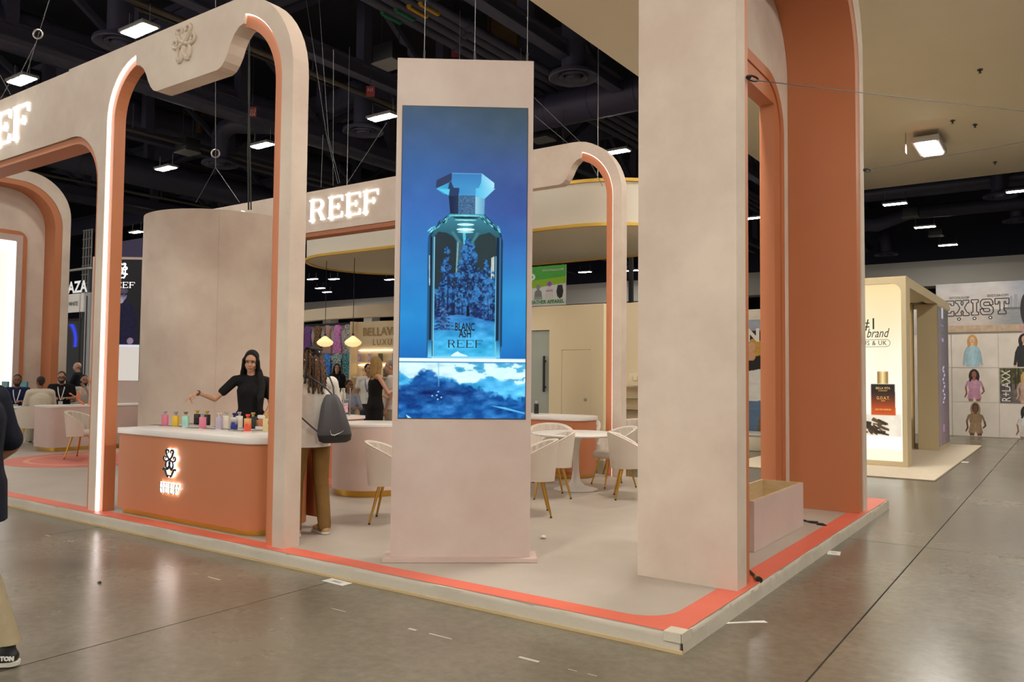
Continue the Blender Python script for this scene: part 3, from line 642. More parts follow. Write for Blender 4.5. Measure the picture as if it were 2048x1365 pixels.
def screen1(U,V):
    X = U*250; Y = V*622; rgb = np.zeros(U.shape+(3,))
    def G(q,stops):
        ys = [s[0] for s in stops]; return np.stack([np.interp(q,ys,[s[1][k] for s in stops]) for k in range(3)],-1)
    n1 = fbm(X,Y,.03,1); n2 = fbm(X,Y,.10,11,5); n3 = fbm(X,Y,.30,17,3); n4 = fbm(X,Y*2.2,.05,41,5); n5 = vnoise(X+Y*.5,Y-X*.4,.8,5)
    L = G(Y,[(0,(66,86,108)),(60,(62,90,132)),(120,(56,98,156)),(200,(56,104,176)),(300,(48,124,196)),(420,(36,138,208)),(470,(26,122,196)),(504,(18,104,182))])
    Rr = G(Y,[(0,(62,78,88)),(60,(62,84,110)),(120,(60,86,142)),(210,(56,84,152)),(290,(50,112,184)),(380,(46,148,212)),(450,(34,134,204)),(504,(22,108,186))])
    k = np.clip((X-40)/170,0,1)[...,None]; rgb[:] = L*(1-k)+Rr*k+(n1-.5)[...,None]*12
    c3 = lambda pts: [(a/4.073-22,b_/4.073+166) for a,b_ in pts]      # measured outlines, three detail views
    c2 = lambda pts: [(a/4.48-25,b_/4.48-24) for a,b_ in pts]
    c4 = lambda pts: [(a/3.583-19,b_/3.583+386) for a,b_ in pts]
    def P(pts,c,nz=0,n=None,a=1.):
        m = inpoly(X,Y,pts); c = np.array(c,float); v = c+((n3 if n is None else n)-.5)[...,None]*nz if nz else np.broadcast_to(c,rgb.shape); rgb[m] = rgb[m]*(1-a)+v[m]*a
    def grad(pts,p0,p1,ca,cb):
        m = inpoly(X,Y,pts); dx,dy = p1[0]-p0[0],p1[1]-p0[1]; t = np.clip(((X-p0[0])*dx+(Y-p0[1])*dy)/(dx*dx+dy*dy),0,1)[...,None]; v = np.array(ca)*(1-t)+np.array(cb)*t; rgb[m] = v[m]
    body = [(53,275),(55,262),(60,251),(68,243),(80,231),(92,219),(97,213),(163,213),(170,220),(182,232),(192,243),(200,256),(203,272),(201,470),(199,503),(57,503),(54,470)]
    P(body,(24,58,86),18)
    grad([(54,275),(64,252),(95,216),(164,216),(194,250),(202,275),(190,285),(66,285)],(128,214),(128,284),(64,140,160),(24,66,82))
    P([(66,262),(74,252),(90,254),(104,262),(112,274),(112,420),(66,420)],(34,50,58),12,n1); P([(144,274),(156,258),(176,252),(189,262),(189,400),(144,400)],(36,54,58),12,n1); P([(110,272),(146,272),(146,330),(110,330)],(58,92,108),10,n1)
    # bevelled glass shoulders: thin bright facets
    rs = np.random.RandomState(9)
    for q in range(70):
        s = rs.choice((-1,1)); t = rs.rand(); cx = 128+s*(30+t*42); cy = 216+t*30+rs.rand()*9; a = s*(.75+rs.rand()*.3); ca,sa = math.cos(a),math.sin(a); xr = (X-cx)*ca+(Y-cy)*sa; yr = -(X-cx)*sa+(Y-cy)*ca
        m = (xr/(2+rs.rand()*5))**2+(yr/(.5+rs.rand()*.9))**2 < 1; rgb[m] = np.array(((130,225,235),(40,110,130),(90,190,205),(16,50,66))[rs.randint(4)])
    for (y,w_,h_,c) in ((219,30,1.6,(120,220,225)),(223,26,2.2,(20,54,70)),(228,22,1.5,(150,230,235)),(237,17,2.8,(190,240,246)),(242,15,1.6,(60,150,175)),(247,18,3.0,(215,250,252)),(252,16,2.0,(150,225,235))):
        rgb[inell(X,Y,128,y,w_,h_)] = c
    P([(122,254),(128,254),(131,292),(126,292)],(84,190,214)); P([(112,270),(115,270),(112,336),(109,336)],(150,196,196),a=.7)
    P([(98,252),(104,250),(120,272),(114,274)],(70,130,140),a=.8); P([(150,252),(156,254),(142,276),(138,274)],(70,130,140),a=.8)
    P([(180,303),(186,300),(186,352),(179,356)],(190,200,200),30)
    # snowy forest
    d = np.clip((Y-335)/60,0,1)
    shape = np.zeros(X.shape)
    for cx,y0,y1,wd in ((135,258,440,56),(92,280,420,30),(168,300,440,34),(184,330,440,26),(112,330,440,34)):
        hh = np.clip((Y-y0)/(y1-y0),0,1); edge = wd*(hh**.85)*(.72+.28*np.abs(np.sin(Y*.23+cx)))+(n2-.5)*22; shape = np.maximum(shape,(np.abs(X-cx) < edge)*(Y > y0)*1.)
    m = ((shape > 0) | (Y > 372+(n2-.5)*60)) & inpoly(X,Y,[(66,256),(189,256),(189,450),(66,450)])
    t = np.clip((n2*.55+n3*.45-.40)*5.2,0,1)[...,None]; t2 = np.clip((n5-.45)*2.5,0,1)[...,None]*np.clip((n3-.35)*3,0,1)[...,None]
    fc = np.array((12,34,78))*(1-t)+np.array((44,112,178))*t; fc = fc*(1-t2*.55)+np.array((120,192,226))*t2*.55
    lowk = np.clip((Y-395)/40,0,1)[...,None]; fc = fc*(1-lowk*.35)+np.array((26,40,110))*lowk*.35; rgb[m] = fc[m]
    rs = np.random.RandomState(3)
    for q in range(16):
        x = 72+rs.rand()*114; P([(x,385+rs.rand()*25),(x+1.6,390),(x+2.2,436),(x-.6,436)],(14,22,58),a=.75)
    P([(132,400),(137,400),(139,440),(131,440)],(10,16,44)); P([(93,330),(95,330),(96,440),(92,440)],(14,34,76),a=.8)
    sb = 418+14*np.clip((X-128)/60,0,1)+10*np.clip((110-X)/44,0,1)+(n2-.5)*8; m = (Y > sb) & (X > 66) & (X < 190) & (Y < 503)
    sc = G(Y,[(416,(34,104,172)),(440,(48,140,202)),(470,(58,170,224)),(503,(70,190,236))])+(n4-.5)[...,None]*80; rgb[m] = sc[m]
    for q in range(9):
        yy = 384+q*7; ww = 4+q*2.6; m = (np.abs(X-86-(n2-.5)*10) < ww*np.clip((Y-yy)/7,0,1)) & (Y > yy) & (Y < yy+8) & (X > 66); rgb[m] = (np.array((18,58,112))+(n3-.35)[...,None]*150)[m]
    P(c4([(420,410),(455,385),(480,372),(500,385),(550,402),(545,412)]),(214,244,250)); P(c4([(330,405),(420,395),(460,420),(330,425)]),(96,196,230))
    # glass sides
    for x,wd,c,y0,y1 in ((56,2.6,(30,84,122),262,500),(60.5,2.6,(8,30,54),262,470),(64,1.5,(60,120,150),262,470),(66.5,1.0,(130,200,220),262,500),(190,1.4,(110,196,222),300,500),(193.5,3.2,(10,34,60),262,470),(197.5,1.4,(48,108,150),262,500),(201,1.8,(16,52,84),266,480)):
        m = (np.abs(X-x) < wd) & (Y > y0) & (Y < y1); rgb[m] = c
    for x in (60,195): grad([(x-4,468),(x+4,468),(x+4,503),(x-4,503)],(x,468),(x,500),(30,110,160),(110,205,240))
    P([(56,300),(57.5,300),(58.5,360),(57,360)],(190,225,235)); P([(64,500),(192,500),(192,504),(64,504)],(130,210,240))
    # stopper
    grad([(93,174),(113,174),(113,214),(97,216)],(93,0),(113,0),(14,30,60),(30,52,86)); P([(113,174),(148,174),(148,216),(113,216)],(66,104,142),60,n5); grad([(147,174),(166,178),(165,216),(147,216)],(147,0),(166,0),(150,206,226),(96,160,200))
    P(c2([(555,705),(420,775),(416,850),(535,790),(560,760)]),(46,58,92)); grad(c2([(416,850),(535,792),(520,900),(490,900)]),c2([(430,850)])[0],c2([(530,860)])[0],(70,180,224),(50,150,200)); P(c2([(535,790),(560,790),(610,905),(515,905)]),(36,60,100))
    grad(c2([(555,705),(825,705),(820,790),(760,905),(605,905),(556,796)]),c2([(690,705)])[0],c2([(690,900)])[0],(54,122,186),(70,156,206)); P(c2([(555,705),(825,705),(822,714),(557,714)]),(90,150,200))
    grad(c2([(825,705),(938,790),(938,832),(850,905),(762,905),(820,790)]),c2([(800,840)])[0],c2([(930,800)])[0],(84,184,230),(170,228,246))
    P(c3([(380,0),(500,0),(470,55)]),(90,200,232)); P(c3([(480,-10),(560,-10),(550,50),(470,60)]),(36,58,98)); grad(c3([(555,-10),(700,-10),(690,40),(555,45)]),(115,166),(150,176),(60,140,200),(70,150,205)); grad(c3([(690,-10),(850,-10),(765,75),(690,60)]),(150,170),(186,166),(90,190,232),(150,220,244))
    # block of ice
    m = Y > 504
    e1 = 531+20*np.clip(X/60,0,1)+6*np.sin(X/17)+(n2-.5)*14-4*(X > 70); e2 = 556+8*np.sin(X/30+2)+34*np.clip((X-150)/90,0,1)**1.3-22*np.exp(-((X-50)/26)**2)+(n2-.5)*22
    up = np.array((206,242,252))+(n4-.5)[...,None]*70; up = np.where((X > 110)[...,None] & (n4 < .47)[...,None],np.array((96,190,232))+(n4-.5)[...,None]*120,up)
    mid = np.array((64,170,226))+(n4-.5)[...,None]*110+np.clip((X-150)/80,0,1)[...,None]*30; low = np.array((20,96,170))+(n4-.5)[...,None]*130+(n3-.5)[...,None]*20; low -= np.exp(-((X-80)/80)**2-((Y-572)/18)**2)[...,None]*np.array((14,38,44))
    k1 = np.clip((Y-e1)/5+.5,0,1)[...,None]; k2 = np.clip((Y-e2)/7+.5,0,1)[...,None]; c = up*(1-k1)+mid*k1; c = c*(1-k2)+low*k2; rgb[m] = c[m]
    rgb[(Y > 504) & (Y < 510.5)] = (232,250,255); rgb[(Y > 510.5) & (Y < 512.5)] = (60,130,190)
    P([(76,513),(79,513),(80,560),(77,560)],(110,190,230),a=.5)
    for x,y in ((78,570),(75,577),(77,585),(66,578),(84,581)): rgb[inell(X,Y,x,y,1.7,1.5)] = (150,216,246)
    P(c4([(715,755),(820,765),(965,805),(965,812),(810,778)]),(96,190,236)); P(c4([(120,820),(160,845),(170,850),(135,850)]),(180,226,246))
    return rgb
tw, u1, fr1 = tower((-4.49,4.746,0), math.atan2(.677,.891), 'tall video tower showing a blue perfume bottle in snow', 4.205, 1.251, 3.803, screen1, 280, 700)
def onscreen(px,py,fr,sz1,sz0,off=-.009): return fr(.05+px/250*1.022, sz1-py/622*(sz1-sz0), off)
M_ink = mat('screen_ink', (.004,.01,.035), .6, emit=.02, ecol=(.01,.03,.08))
for s,py,sz,wd in (('BLANC',442,.09,.16),('ASH',455.5,.09,.10)):
    text(s, sz, onscreen(129,py,fr1,3.803,1.251), u1, (0,0,1), M_ink, tw, 'screen_lettering', width=wd, bold=.002, extrude=.0005)
b = MB()
for k,ch in enumerate('REEF'):
    for o,h in slab_letter(ch,.062,.062): b.prism([(.05+(95+k*18)/250*1.022+x, 3.803-482.5/622*2.552+z) for x,z in o], h, fr1, -.0095, -.008)
b.build('screen_lettering', M_ink, tw)
for k,uu in enumerate((.21,.63,1.07)):
    t = T('hanging_cable', 'thin steel cable rising from the video tower top, %s of three'%['left','middle','right'][k], 'cable', fr1(uu,4.2,.08), 0, 'tower cables')
    p = Vector(fr1(uu,4.205,.08)); MB().tube([p,p+Vector((-.02,.05,5.3))], .003, 5).build('cable_strand', M_wire, t)
    MB().tube([p,p+Vector((0,0,.1))], .008, 6).build('cable_clamp', M_dark, t)
def screen2(U,V):
    X = U*100; Y = V*330; rgb = np.zeros(U.shape+(3,)); rgb[:] = (24,22,24)
    g = np.clip(1-Y/330,0,1)[...,None]; rgb += g*8
    def P(m,c,nz=0):
        v = np.array(c,float)+(fbm(X,Y,.2,5)-.5)[...,None]*nz; v = np.broadcast_to(v,rgb.shape); rgb[m] = v[m]
    P(inpoly(X,Y,[(46,150),(60,118),(70,112),(84,124),(92,150),(96,235),(46,235)]),(24,22,44),14)      # jacket
    P(inell(X,Y,60,98,10,15),(120,110,140),40); P(inell(X,Y,62,86,11,8),(70,66,80),20); P(inell(X,Y,57,112,7,8),(150,146,160),50)
    P(inpoly(X,Y,[(49,93),(72,93),(72,96),(49,96)]),(10,10,14)); 
    for cx in (54,64): P(inell(X,Y,cx,97,4.5,3.6),(18,16,26)); P(inell(X,Y,cx,97,3,2.2),(96,88,120))
    P(inell(X,Y,80,222,7,9),(130,110,130),30)
    P(inpoly(X,Y,[(30,196),(36,182),(42,182),(48,196),(50,236),(28,236)]),(170,172,190),40); P(inpoly(X,Y,[(34,170),(44,170),(42,182),(36,182)]),(190,190,200))
    P(Y > 236,(206,198,188)); P((Y > 232) & (Y < 238),(214,212,226))
    return rgb
a2 = Vector((-16.867,9.800,3.210)); ux2 = Vector((.797,.604,0)); a2 = a2-ux2*1.121; a2.z = 0
tw2, u2_, fr2_ = tower((a2.x,a2.y,0), math.atan2(.604,.797), 'far video tower showing a man with glasses and a bottle', 4.16, 1.41, 4.10, screen2, 100, 330)
M_swhite = mat('screen_white', (1,1,1), .5, emit=.9)
emblem(tw2, fr2_(.66,3.85,-.012), u2_, (0,0,1), .11, M_swhite, .016, name='screen_emblem')
b = MB()
for k,ch in enumerate('REEF'):
    for o,h in slab_letter(ch,.12,.13): b.prism([(.38+k*.145+x,3.47+z) for x,z in o], h, fr2_, -.012, -.007)
b.build('screen_lettering', M_swhite, tw2)
# ---------------------------------------------------------------- long counters (front and back)
M_halo = mat('halo_light', (1,1,1), .5, emit=5, ecol=(1,.97,.92))
def counter(yf, dy, lab, toe, doors, emb):
    # yf front face, dy = depth direction sign
    t = T('counter', lab, 'counter', (-7.1,yf+dy*.35,HP))
    xl,xr,dp,zt = -8.32,-6.02 if emb else -5.78,.72 if emb else .66,1.0
    def outl(ins): 
        p = [(xl+ins,ins),(xr-.22,ins)]+arc(xr-.22,ins+.22,.22-0*ins,-90,0,8)[1:]
        p = [(xl+ins,ins)]+arc(xr-ins-.25,ins+.25,.25,-90,0,8)+arc(xr-ins-.25,dp-ins-.25,.25,0,90,8)+[(xl+ins,dp-ins)]
        return p
    fr = lambda a,b,d: (a,yf+dy*b,d)
    MB().prism(outl(0), [], fr, HP+.06, zt-.05).build('counter_body', M_orange, t, smooth=30)
    MB().prism(outl(.04), [], fr, HP+.001, HP+.06).build('gold_plinth', M_gold, t, smooth=30)
    MB().prism(outl(-.015), [], fr, zt-.05, zt+.01).build('counter_top', M_white, t, bevel=.006)
    if doors:
        for k in range(4):
            x0 = xl+.12+k*.58; yy = yf+dy*(dp+.004)
            o = [(x0,HP+.1),(x0+.55,HP+.1),(x0+.55,zt-.1),(x0,zt-.1)]
            d = MB().prism(o, [], lambda a,b,d: (a,yf+dy*(dp+d),b), .001, .018).build('door', M_orange, t)
            xx = x0+(.50 if k%2 == 0 else .05)
            kn = MB().lathe([(.011,0),(.011,.012)], (0,0,0), 10).build('knob', M_dark)
            kn.parent = d; kn.location = (xx+7.1,dy*(dp+.02-.35),zt-.25-HP); kn.rotation_euler = (-dy*PI/2,0,0)
    if emb:
        cx,cz = -7.325,.64
        e = emblem(t, (cx,yf-.035,cz+.06), (1,0,0), (0,0,1), .088, M_black, .0115, name='emblem', wx=1.25)
        b = MB()
        for k,ch in enumerate('REEF'):
            for o,h in slab_letter(ch,.068,.098): b.prism([(cx-.165+k*.086+x,.405+z) for x,z in o], h, lambda a,b_,d: (a,yf+d,b_), -.036, -.03)
        b.build('lettering', mat('grey_letter_steel',(.30,.30,.32),.3,metal=.8), t)
        # halo lamps hidden behind the emblem: thin lit copies facing the counter
        e2 = emblem(t, (cx,yf-.016,cz+.06), (1,0,0), (0,0,1), .090, M_halo, .013, name='halo_light', wx=1.25)
        b = MB()
        for k,ch in enumerate('REEF'):
            for o,h in slab_letter(ch,.074,.104): b.prism([(cx-.168+k*.086+x,.402+z) for x,z in o], h, lambda a,b_,d: (a,yf+d,b_), -.022, -.012)
        b.build('halo_light', M_halo, t)
    return t
counter(4.615, 1, 'orange front counter with a glowing emblem and white top', 0, True, True)
counter(10.66, -1, 'orange cabinet with small knobs and white top behind the pedestal table', 0, True, False)
# pink block counter and round counter
t = T('block_counter','pink plaster block counter with a gold base, left behind the arch','counter',(-15.85,8.5,HP))
o = rrect(-16.2,-15.45,7.27,10.2,.12,6); fx = lambda a,b,d: (a,b,d)
MB().prism(o, [], fx, HP+.07, .93).build('counter_body', M_pink, t, smooth=30)
MB().prism(rrect(-16.15,-15.5,7.32,10.15,.1,6), [], fx, HP+.001, HP+.07).build('gold_plinth', M_gold, t, smooth=30)
MB().prism(rrect(-16.21,-15.44,7.26,10.21,.12,6), [], fx, .93,.955).build('counter_top', M_white, t, smooth=30)
t = T('round_counter','round pink drum counter with a gold base beside the cream chair','counter',(-7.28,7.3,HP))
c = (-7.28,7.3,0)
MB().lathe([(.47,HP+.08),(.47,.96)], c, 48).build('counter_body', M_pink, t, smooth=30)
MB().lathe([(.43,HP+.001),(.43,HP+.08)], c, 48).build('gold_plinth', M_gold, t, smooth=30)
MB().lathe([(.475,.96),(.475,.985),(.46,.99)], c, 48).build('counter_top', M_white, t, smooth=30)
t = T('pink_counter','pink counter with a white top seen low behind the left lit post','counter',(-13.6,9.2,HP))
MB().prism(rrect(-15.0,-12.3,8.9,9.6,.2,6), [], fx, HP+.002, .78).build('counter_body', M_pink, t, smooth=30)
MB().prism(rrect(-15.02,-12.28,8.88,9.62,.2,6), [], fx, .78,.82).build('counter_top', M_white, t, smooth=30)

struct(MB().box(-75.3,-75,-20,90,0,13.2).build('wall_left', M_navyw), 'dark far left wall of the hall', 'wall')
# ================================================================= furniture in the booth
def chair_proto():
    t = T('cream_armchair','x','chair')
    # shell: barrel back with fluted inner face, open to +Y
    nt_,nz = 132,9; A = 112
    def shell(inner):
        vs = []
        for i in range(nt_+1):
            a = -90-A+2*A*i/nt_; q = abs(a+90)/A
            zt = .79-.20*q**2.2-.06*max(0,(q-.85)/.15)**2; zb = .36+.03*q
            for k in range(nz+1):
                f = k/nz; z = zb+(zt-zb)*f
                r = (.235 if inner else .285)+.045*f
                if inner:
                    r += .018*(1-abs(math.sin(a*.5*PI/180*18)))*min(1,f*2)*-1 if f > .2 else 0
                vs.append((r*1.02*math.cos(R(a)), r*.98*math.sin(R(a))-.0, z))
        return vs
    vi = shell(True); vo = shell(False); n = len(vi); w_ = nz+1
    fs = [(i*w_+k,(i+1)*w_+k,(i+1)*w_+k+1,i*w_+k+1) for i in range(nt_) for k in range(nz)]
    b = MB(); b.add(vi+vo, fs+[tuple(x+n for x in f[::-1]) for f in fs])
    edge = [k for k in range(w_)]; 
    for i in range(nt_): b.f += [(i*w_+nz,(i+1)*w_+nz,n+(i+1)*w_+nz,n+i*w_+nz),(n+i*w_,n+(i+1)*w_,(i+1)*w_,i*w_)]; b.m += [0,0]
    for k in range(nz): b.f += [(k,k+1,n+k+1,n+k),(nt_*w_+k+1,nt_*w_+k,n+nt_*w_+k,n+nt_*w_+k+1)]; b.m += [0,0]
    b.build('backrest', M_leather, t, smooth=50, world=False)
    rim = [((r_:=(.26+.045))*1.02*math.cos(R(a)), r_*.98*math.sin(R(a)), .792-.20*(abs(a+90)/A)**2.2-.06*max(0,(abs(a+90)/A-.85)/.15)**2) for a in np.linspace(-90-A,-90+A,50)]
    MB().tube(rim, .027, 8, flat=.45).build('piping', M_leather, t, smooth=60, world=False)
    MB().lathe([(.18,.375),(.235,.385),(.255,.41),(.255,.445),(.235,.47),(.17,.48),(.02,.482)], (0,.02,0), 32, sx=1.0, sy=1.03).build('seat', M_leather, t, smooth=50, world=False)
    for sx,sy in ((-1,1),(1,1),(-1,-1),(1,-1)):
        l = MB().tube([(sx*.15,sy*.14,.38),(sx*.23,sy*.225,.015)], [.018,.0105], 10).build('leg', M_gold, t, smooth=50, world=False)
        MB().tube([(sx*.2295,sy*.2245,.016),(sx*.231,sy*.2265,.0)], .012, 8).build('foot_cap', M_dark, l, world=False)
    return t
ch0 = chair_proto(); ch_first = True
def chair(x, y, f, lab, z=HP+.002, s=1.0):
    global ch_first
    o = ch0 if ch_first else copy_tree(ch0); ch_first = False
    o.location = (x,y,z); o.rotation_euler = (0,0,math.atan2(-f[0],f[1])); o['label'] = lab; o['group'] = 'cream armchairs with gold legs'; o.scale = (s,s,s)
    return o
chair(-4.80,7.20,(-.8,-.6),'cream armchair with gold legs right beside the video tower, nearest of the table group')
chair(-5.66,6.05,(.8,.57),'cream armchair with gold legs left of the video tower')
chair(-5.30,8.40,(-.72,-.70),'cream armchair tucked under the round pedestal table, its back to the front')
chair(-6.05,9.62,(.5,-.8),'cream armchair behind the round pedestal table, back against the orange cabinet')
chair(-5.13,9.78,(-.62,-.78),'cream armchair right of the pedestal table showing its fluted inner back')
chair(-4.42,8.95,(.8,.45),'cream armchair beside the corner pillar, turned away from the table')
chair(-14.0,7.15,(.75,.6),'cream armchair on the coral disc before the pink block counter')
chair(-16.95,7.62,(-.8,.3),'cream armchair behind the man in the beige blazer')
chair(-6.75,11.6,(.3,-1),'cream armchair beyond the far arch leg, left of it',z=.002,s=1.12)
chair(-5.95,11.75,(-.2,-1),'cream armchair beyond the far arch leg, right of it',z=.002,s=1.12)
chair(-8.55,9.6,(-.5,.8),'cream armchair seen only by its curved back above the round counter',s=1.0)
chair(-18.6,9.0,(-.3,-.9),'cream armchair hidden behind the pink block counter')
# pedestal table
def ped_table(x, y, lab, r=.55):
    t = T('pedestal_table', lab, 'table', (x,y,HP+.002), 0)
    MB().lathe([(r*.2,.70),(r-.03,.712),(r,.724),(r,.734),(r-.012,.74),(.01,.74)], (0,0,0), 48).build('tabletop', M_white, t, smooth=40, world=False)
    MB().lathe([(.29,0),(.29,.008),(.24,.022),(.12,.05),(.06,.12),(.042,.25),(.042,.5),(.06,.62),(.1,.70)], (0,0,0), 36).build('pedestal', M_white, t, smooth=60, world=False)
ped_table(-5.36,9.16,'white round tulip pedestal table among the cream armchairs',.59)
ped_table(-18.1,7.95,'white round table where the men sit at the far left',.5)
# orange counter with pump stand, beyond the round counter
t = T('side_counter','orange counter with a white top behind the round pink counter','counter',(-9.6,8.2,HP))
o = rrect(-9.70,-8.50,7.92,8.5,.2,6)
MB().prism(o, [], fx, HP+.003, .95).build('counter_body', M_orange, t, smooth=30)
MB().prism(rrect(-9.72,-8.48,7.90,8.52,.21,6), [], fx, .95,.99).build('counter_top', M_white, t, smooth=30)
# pump bottle stand
sx,sy = -8.83,8.2
t = T('bottle_stand','metal counter stand holding pump bottles and patterned tins','stand',(sx,sy,.99))
for dx in (-.165,.165):
    for dy in (-.065,.065): MB().box(sx+dx-.006,sx+dx+.006,sy+dy-.006,sy+dy+.006,.9905,1.40).build('stand_post', M_steel, t)
for z in (1.03,1.22): MB().box(sx-.16,sx+.16,sy-.07,sy+.07,z,z+.012).build('stand_shelf', M_steel, t)
for k in range(5):
    x = sx-.11+k*.055; z = 1.2325
    o = T('pump_bottle','clear pump bottle on the metal counter stand, %s from the left'%['first','second','third','fourth','fifth'][k],'bottle',(x,sy,z),0,'pump bottles')
    MB().lathe([(.02,0),(.022,.01),(.022,.09),(.009,.11)], (x,sy,z), 12).build('bottle_body', mat('milky_bottle',(.62,.57,.48),.2), o, smooth=40)
    cm = mat('brown_pump',(.06,.02,.01),.4) if k == 0 else M_white
    MB().lathe([(.012,.108),(.012,.13),(.005,.135),(.005,.155)], (x,sy,z), 10).tube([(x,sy,z+.155),(x+.03,sy-.012,z+.15)], .006, 6).build('pump_head', cm, o)
tc = [((.06,.015,.03),'dark brown'),((.60,.40,.10),'yellow'),((.45,.30,.24),'patterned'),((.40,.25,.28),'rosy patterned')]
for k in range(4):
    x = sx-.115+k*.077; z = 1.0425
    o = T('soap_box','%s upright box on the lower shelf of the bottle stand'%tc[k][1],'box',(x,sy,z))
    MB().box(x-.034,x+.034,sy-.04,sy+.04,z,z+.135).build('carton', mat('carton_%d'%k, tc[k][0], .5, col2=tuple(min(1,c*2+.1) for c in tc[k][0]), nscale=38, nmix=.15), o)
    MB().box(x-.026,x+.026,sy-.0415,sy-.0402,z+.03,z+.10).build('carton_print', mat('carton_print_%d'%k, tuple(min(1,c*1.5+.05) for c in tc[k][0]), .5, col2=tc[k][0], nscale=60, nmix=.2), o)
# ---------------------------------------------------------------- perfume testers on the front counter
def flacon(x, y, z, col, capcol, lab, h=.118, w=.056, grad=None, ring=None, rz=None, name='perfume_bottle', grp='perfume testers on the front counter'):
    rz = R(25) if rz is None else rz
    t = T(name, lab, 'perfume bottle', (x,y,z), rz, grp)
    if grad is None: m = mat('flacon_%s'%lab[:14].replace(' ','_'), col, .25)
    else:
        m = bpy.data.materials.new('flacon_gradient'); m.use_nodes = True; N = m.node_tree.nodes; L = m.node_tree.links
        tcn = N.new('ShaderNodeTexCoord'); sp = N.new('ShaderNodeSeparateXYZ'); rp = N.new('ShaderNodeValToRGB'); L.new(tcn.outputs['Generated'], sp.inputs[0]); L.new(sp.outputs['Z'], rp.inputs['Fac'])
        rp.color_ramp.elements[0].color = (*col,1); rp.color_ramp.elements[0].position = .35; rp.color_ramp.elements[1].color = (*grad,1); rp.color_ramp.elements[1].position = .95
        L.new(rp.outputs['Color'], N['Principled BSDF'].inputs['Base Color']); N['Principled BSDF'].inputs['Roughness'].default_value = .25
    MB().box(-w/2,w/2,-w*.36,w*.36,.004,h).build('bottle_body', m, t, bevel=.006, world=False)
    MB().box(-w/2-.001,w/2+.001,-w*.37,w*.37,0,.006).build('bottle_base', mat('clear_base',(.72,.70,.68),.1), t, world=False)
    MB().box(-w*.3,w*.3,-w*.362,-w*.358,h*.25,h*.62).build('front_label', mat('label_%s'%lab[:14].replace(' ','_'), tuple(c*.90 for c in col), .4), t, world=False)
    cm = mat('cap_%.2f_%.2f_%.2f'%capcol, capcol, .3, metal=.3)
    MB().lathe([(.013,h),(.013,h+.016)], (0,0,0), 12).build('neck', mat('cap_%.2f_%.2f_%.2f'%ring, ring, .3, metal=.6) if ring else cm, t, world=False)
    MB().lathe([(.012,h+.016),(.024,h+.030),(.024,h+.036),(.018,h+.042)], (0,0,0), 8).build('cap', cm, t, world=False)
    return t
def tray(x, y, lab):
    t = T('tester_tray', lab, 'tray', (x,y,1.0105), R(20), 'clear tester trays')
    MB().box(-.07,.07,-.05,.05,0,.006).build('tray_base', mat('tray_acrylic',(.62,.58,.53),.15), t, world=False)
    b = MB().prism([(-.07,-.05),(.07,-.05),(.07,.05),(-.07,.05)],[[(-.064,-.044),(.064,-.044),(.064,.044),(-.064,.044)]],fx,.006,.009); b.build('tray_rim', mat('tray_rim',(.12,.10,.09),.3), t, world=False)
gold = (.62,.42,.10); silv = (.42,.40,.42); blk = (.012,.014,.013); F_ = [
 (-8.179,5.047,(.72,.20,.30),silv,'pink perfume bottle, leftmost on the front counter',None,None),
 (-7.973,5.046,(.80,.50,.03),(.36,.32,.45),'yellow perfume bottle with a grey cap',None,None),
 (-7.839,5.077,(.36,.66,.55),(.20,.15,.08),'mint green perfume bottle with a dark gold cap',None,silv),
 (-8.10,5.39,blk,gold,'black and gold perfume bottle behind the mint one',None,gold),
 (-7.482,5.045,(.76,.24,.38),silv,'pink perfume bottle standing before a black one',None,None),
 (-7.90,5.38,(.010,.012,.012),gold,'black perfume bottle behind the second pink one',None,gold),
 (-7.251,5.084,(.48,.40,.52),(.80,.72,.66),'lilac perfume bottle with a white cap',None,(.78,.7,.64)),
 (-7.417,5.285,(.74,.66,.55),(.5,.45,.4),'cream perfume bottle behind the lilac one',None,None),
 (-7.09,5.148,(.012,.02,.20),(.012,.02,.16),'blue fading perfume bottle with a navy cap',(.60,.58,.50),None),
 (-7.264,5.336,(.78,.70,.58),(.45,.40,.45),'white perfume bottle behind the blue one',None,None),
 (-6.794,5.09,(.85,.10,.05),(.80,.08,.05),'red orange perfume bottle with a red cap',(.70,.42,.12),None),
 (-7.055,5.352,(.018,.024,.022),(.55,.42,.15),'dark green perfume bottle behind the red one',None,gold),
 (-6.66,5.215,(.72,.60,.30),gold,'pale yellow perfume bottle close to the arch leg',None,None)]
for k,(x,y,c,cc,lab,gr,rg) in enumerate(F_):
    flacon(x,y,1.0105,c,cc,lab,grad=gr,ring=rg,h=.125 if k < 6 else .135, w=.062)
    tray(x-.135,y-.012 if y < 5.2 else y+.03, 'small clear tray beside the '+lab.split(',')[0])
t = T('tester_rack','white and orange sample holder on the counter beside the arch leg','rack',(-6.88,5.34,1.0105))
MB().box(-6.95,-6.81,5.30,5.38,1.0105,1.05).build('rack_base', M_white, t, bevel=.004); MB().box(-6.93,-6.83,5.32,5.36,1.05,1.13).build('rack_block', M_orange, t, bevel=.004); MB().box(-6.94,-6.82,5.315,5.365,1.13,1.165).build('rack_lid', M_white, t, bevel=.006)
flacon(*(-6.763,10.350,1.139)[:2],1.0105,(.012,.012,.014),(.55,.55,.6),'black perfume bottle with a clear faceted cap on the orange cabinet',h=.16,w=.07,ring=(.55,.55,.6),grp='lone perfume bottles',name='perfume_flacon')
flacon(-12.75,9.25,.8205,(.02,.07,.30),(.01,.012,.02),'blue perfume bottle alone on the low pink counter',h=.15,w=.10,ring=(.5,.5,.55),grp='lone perfume bottles',name='perfume_flacon')
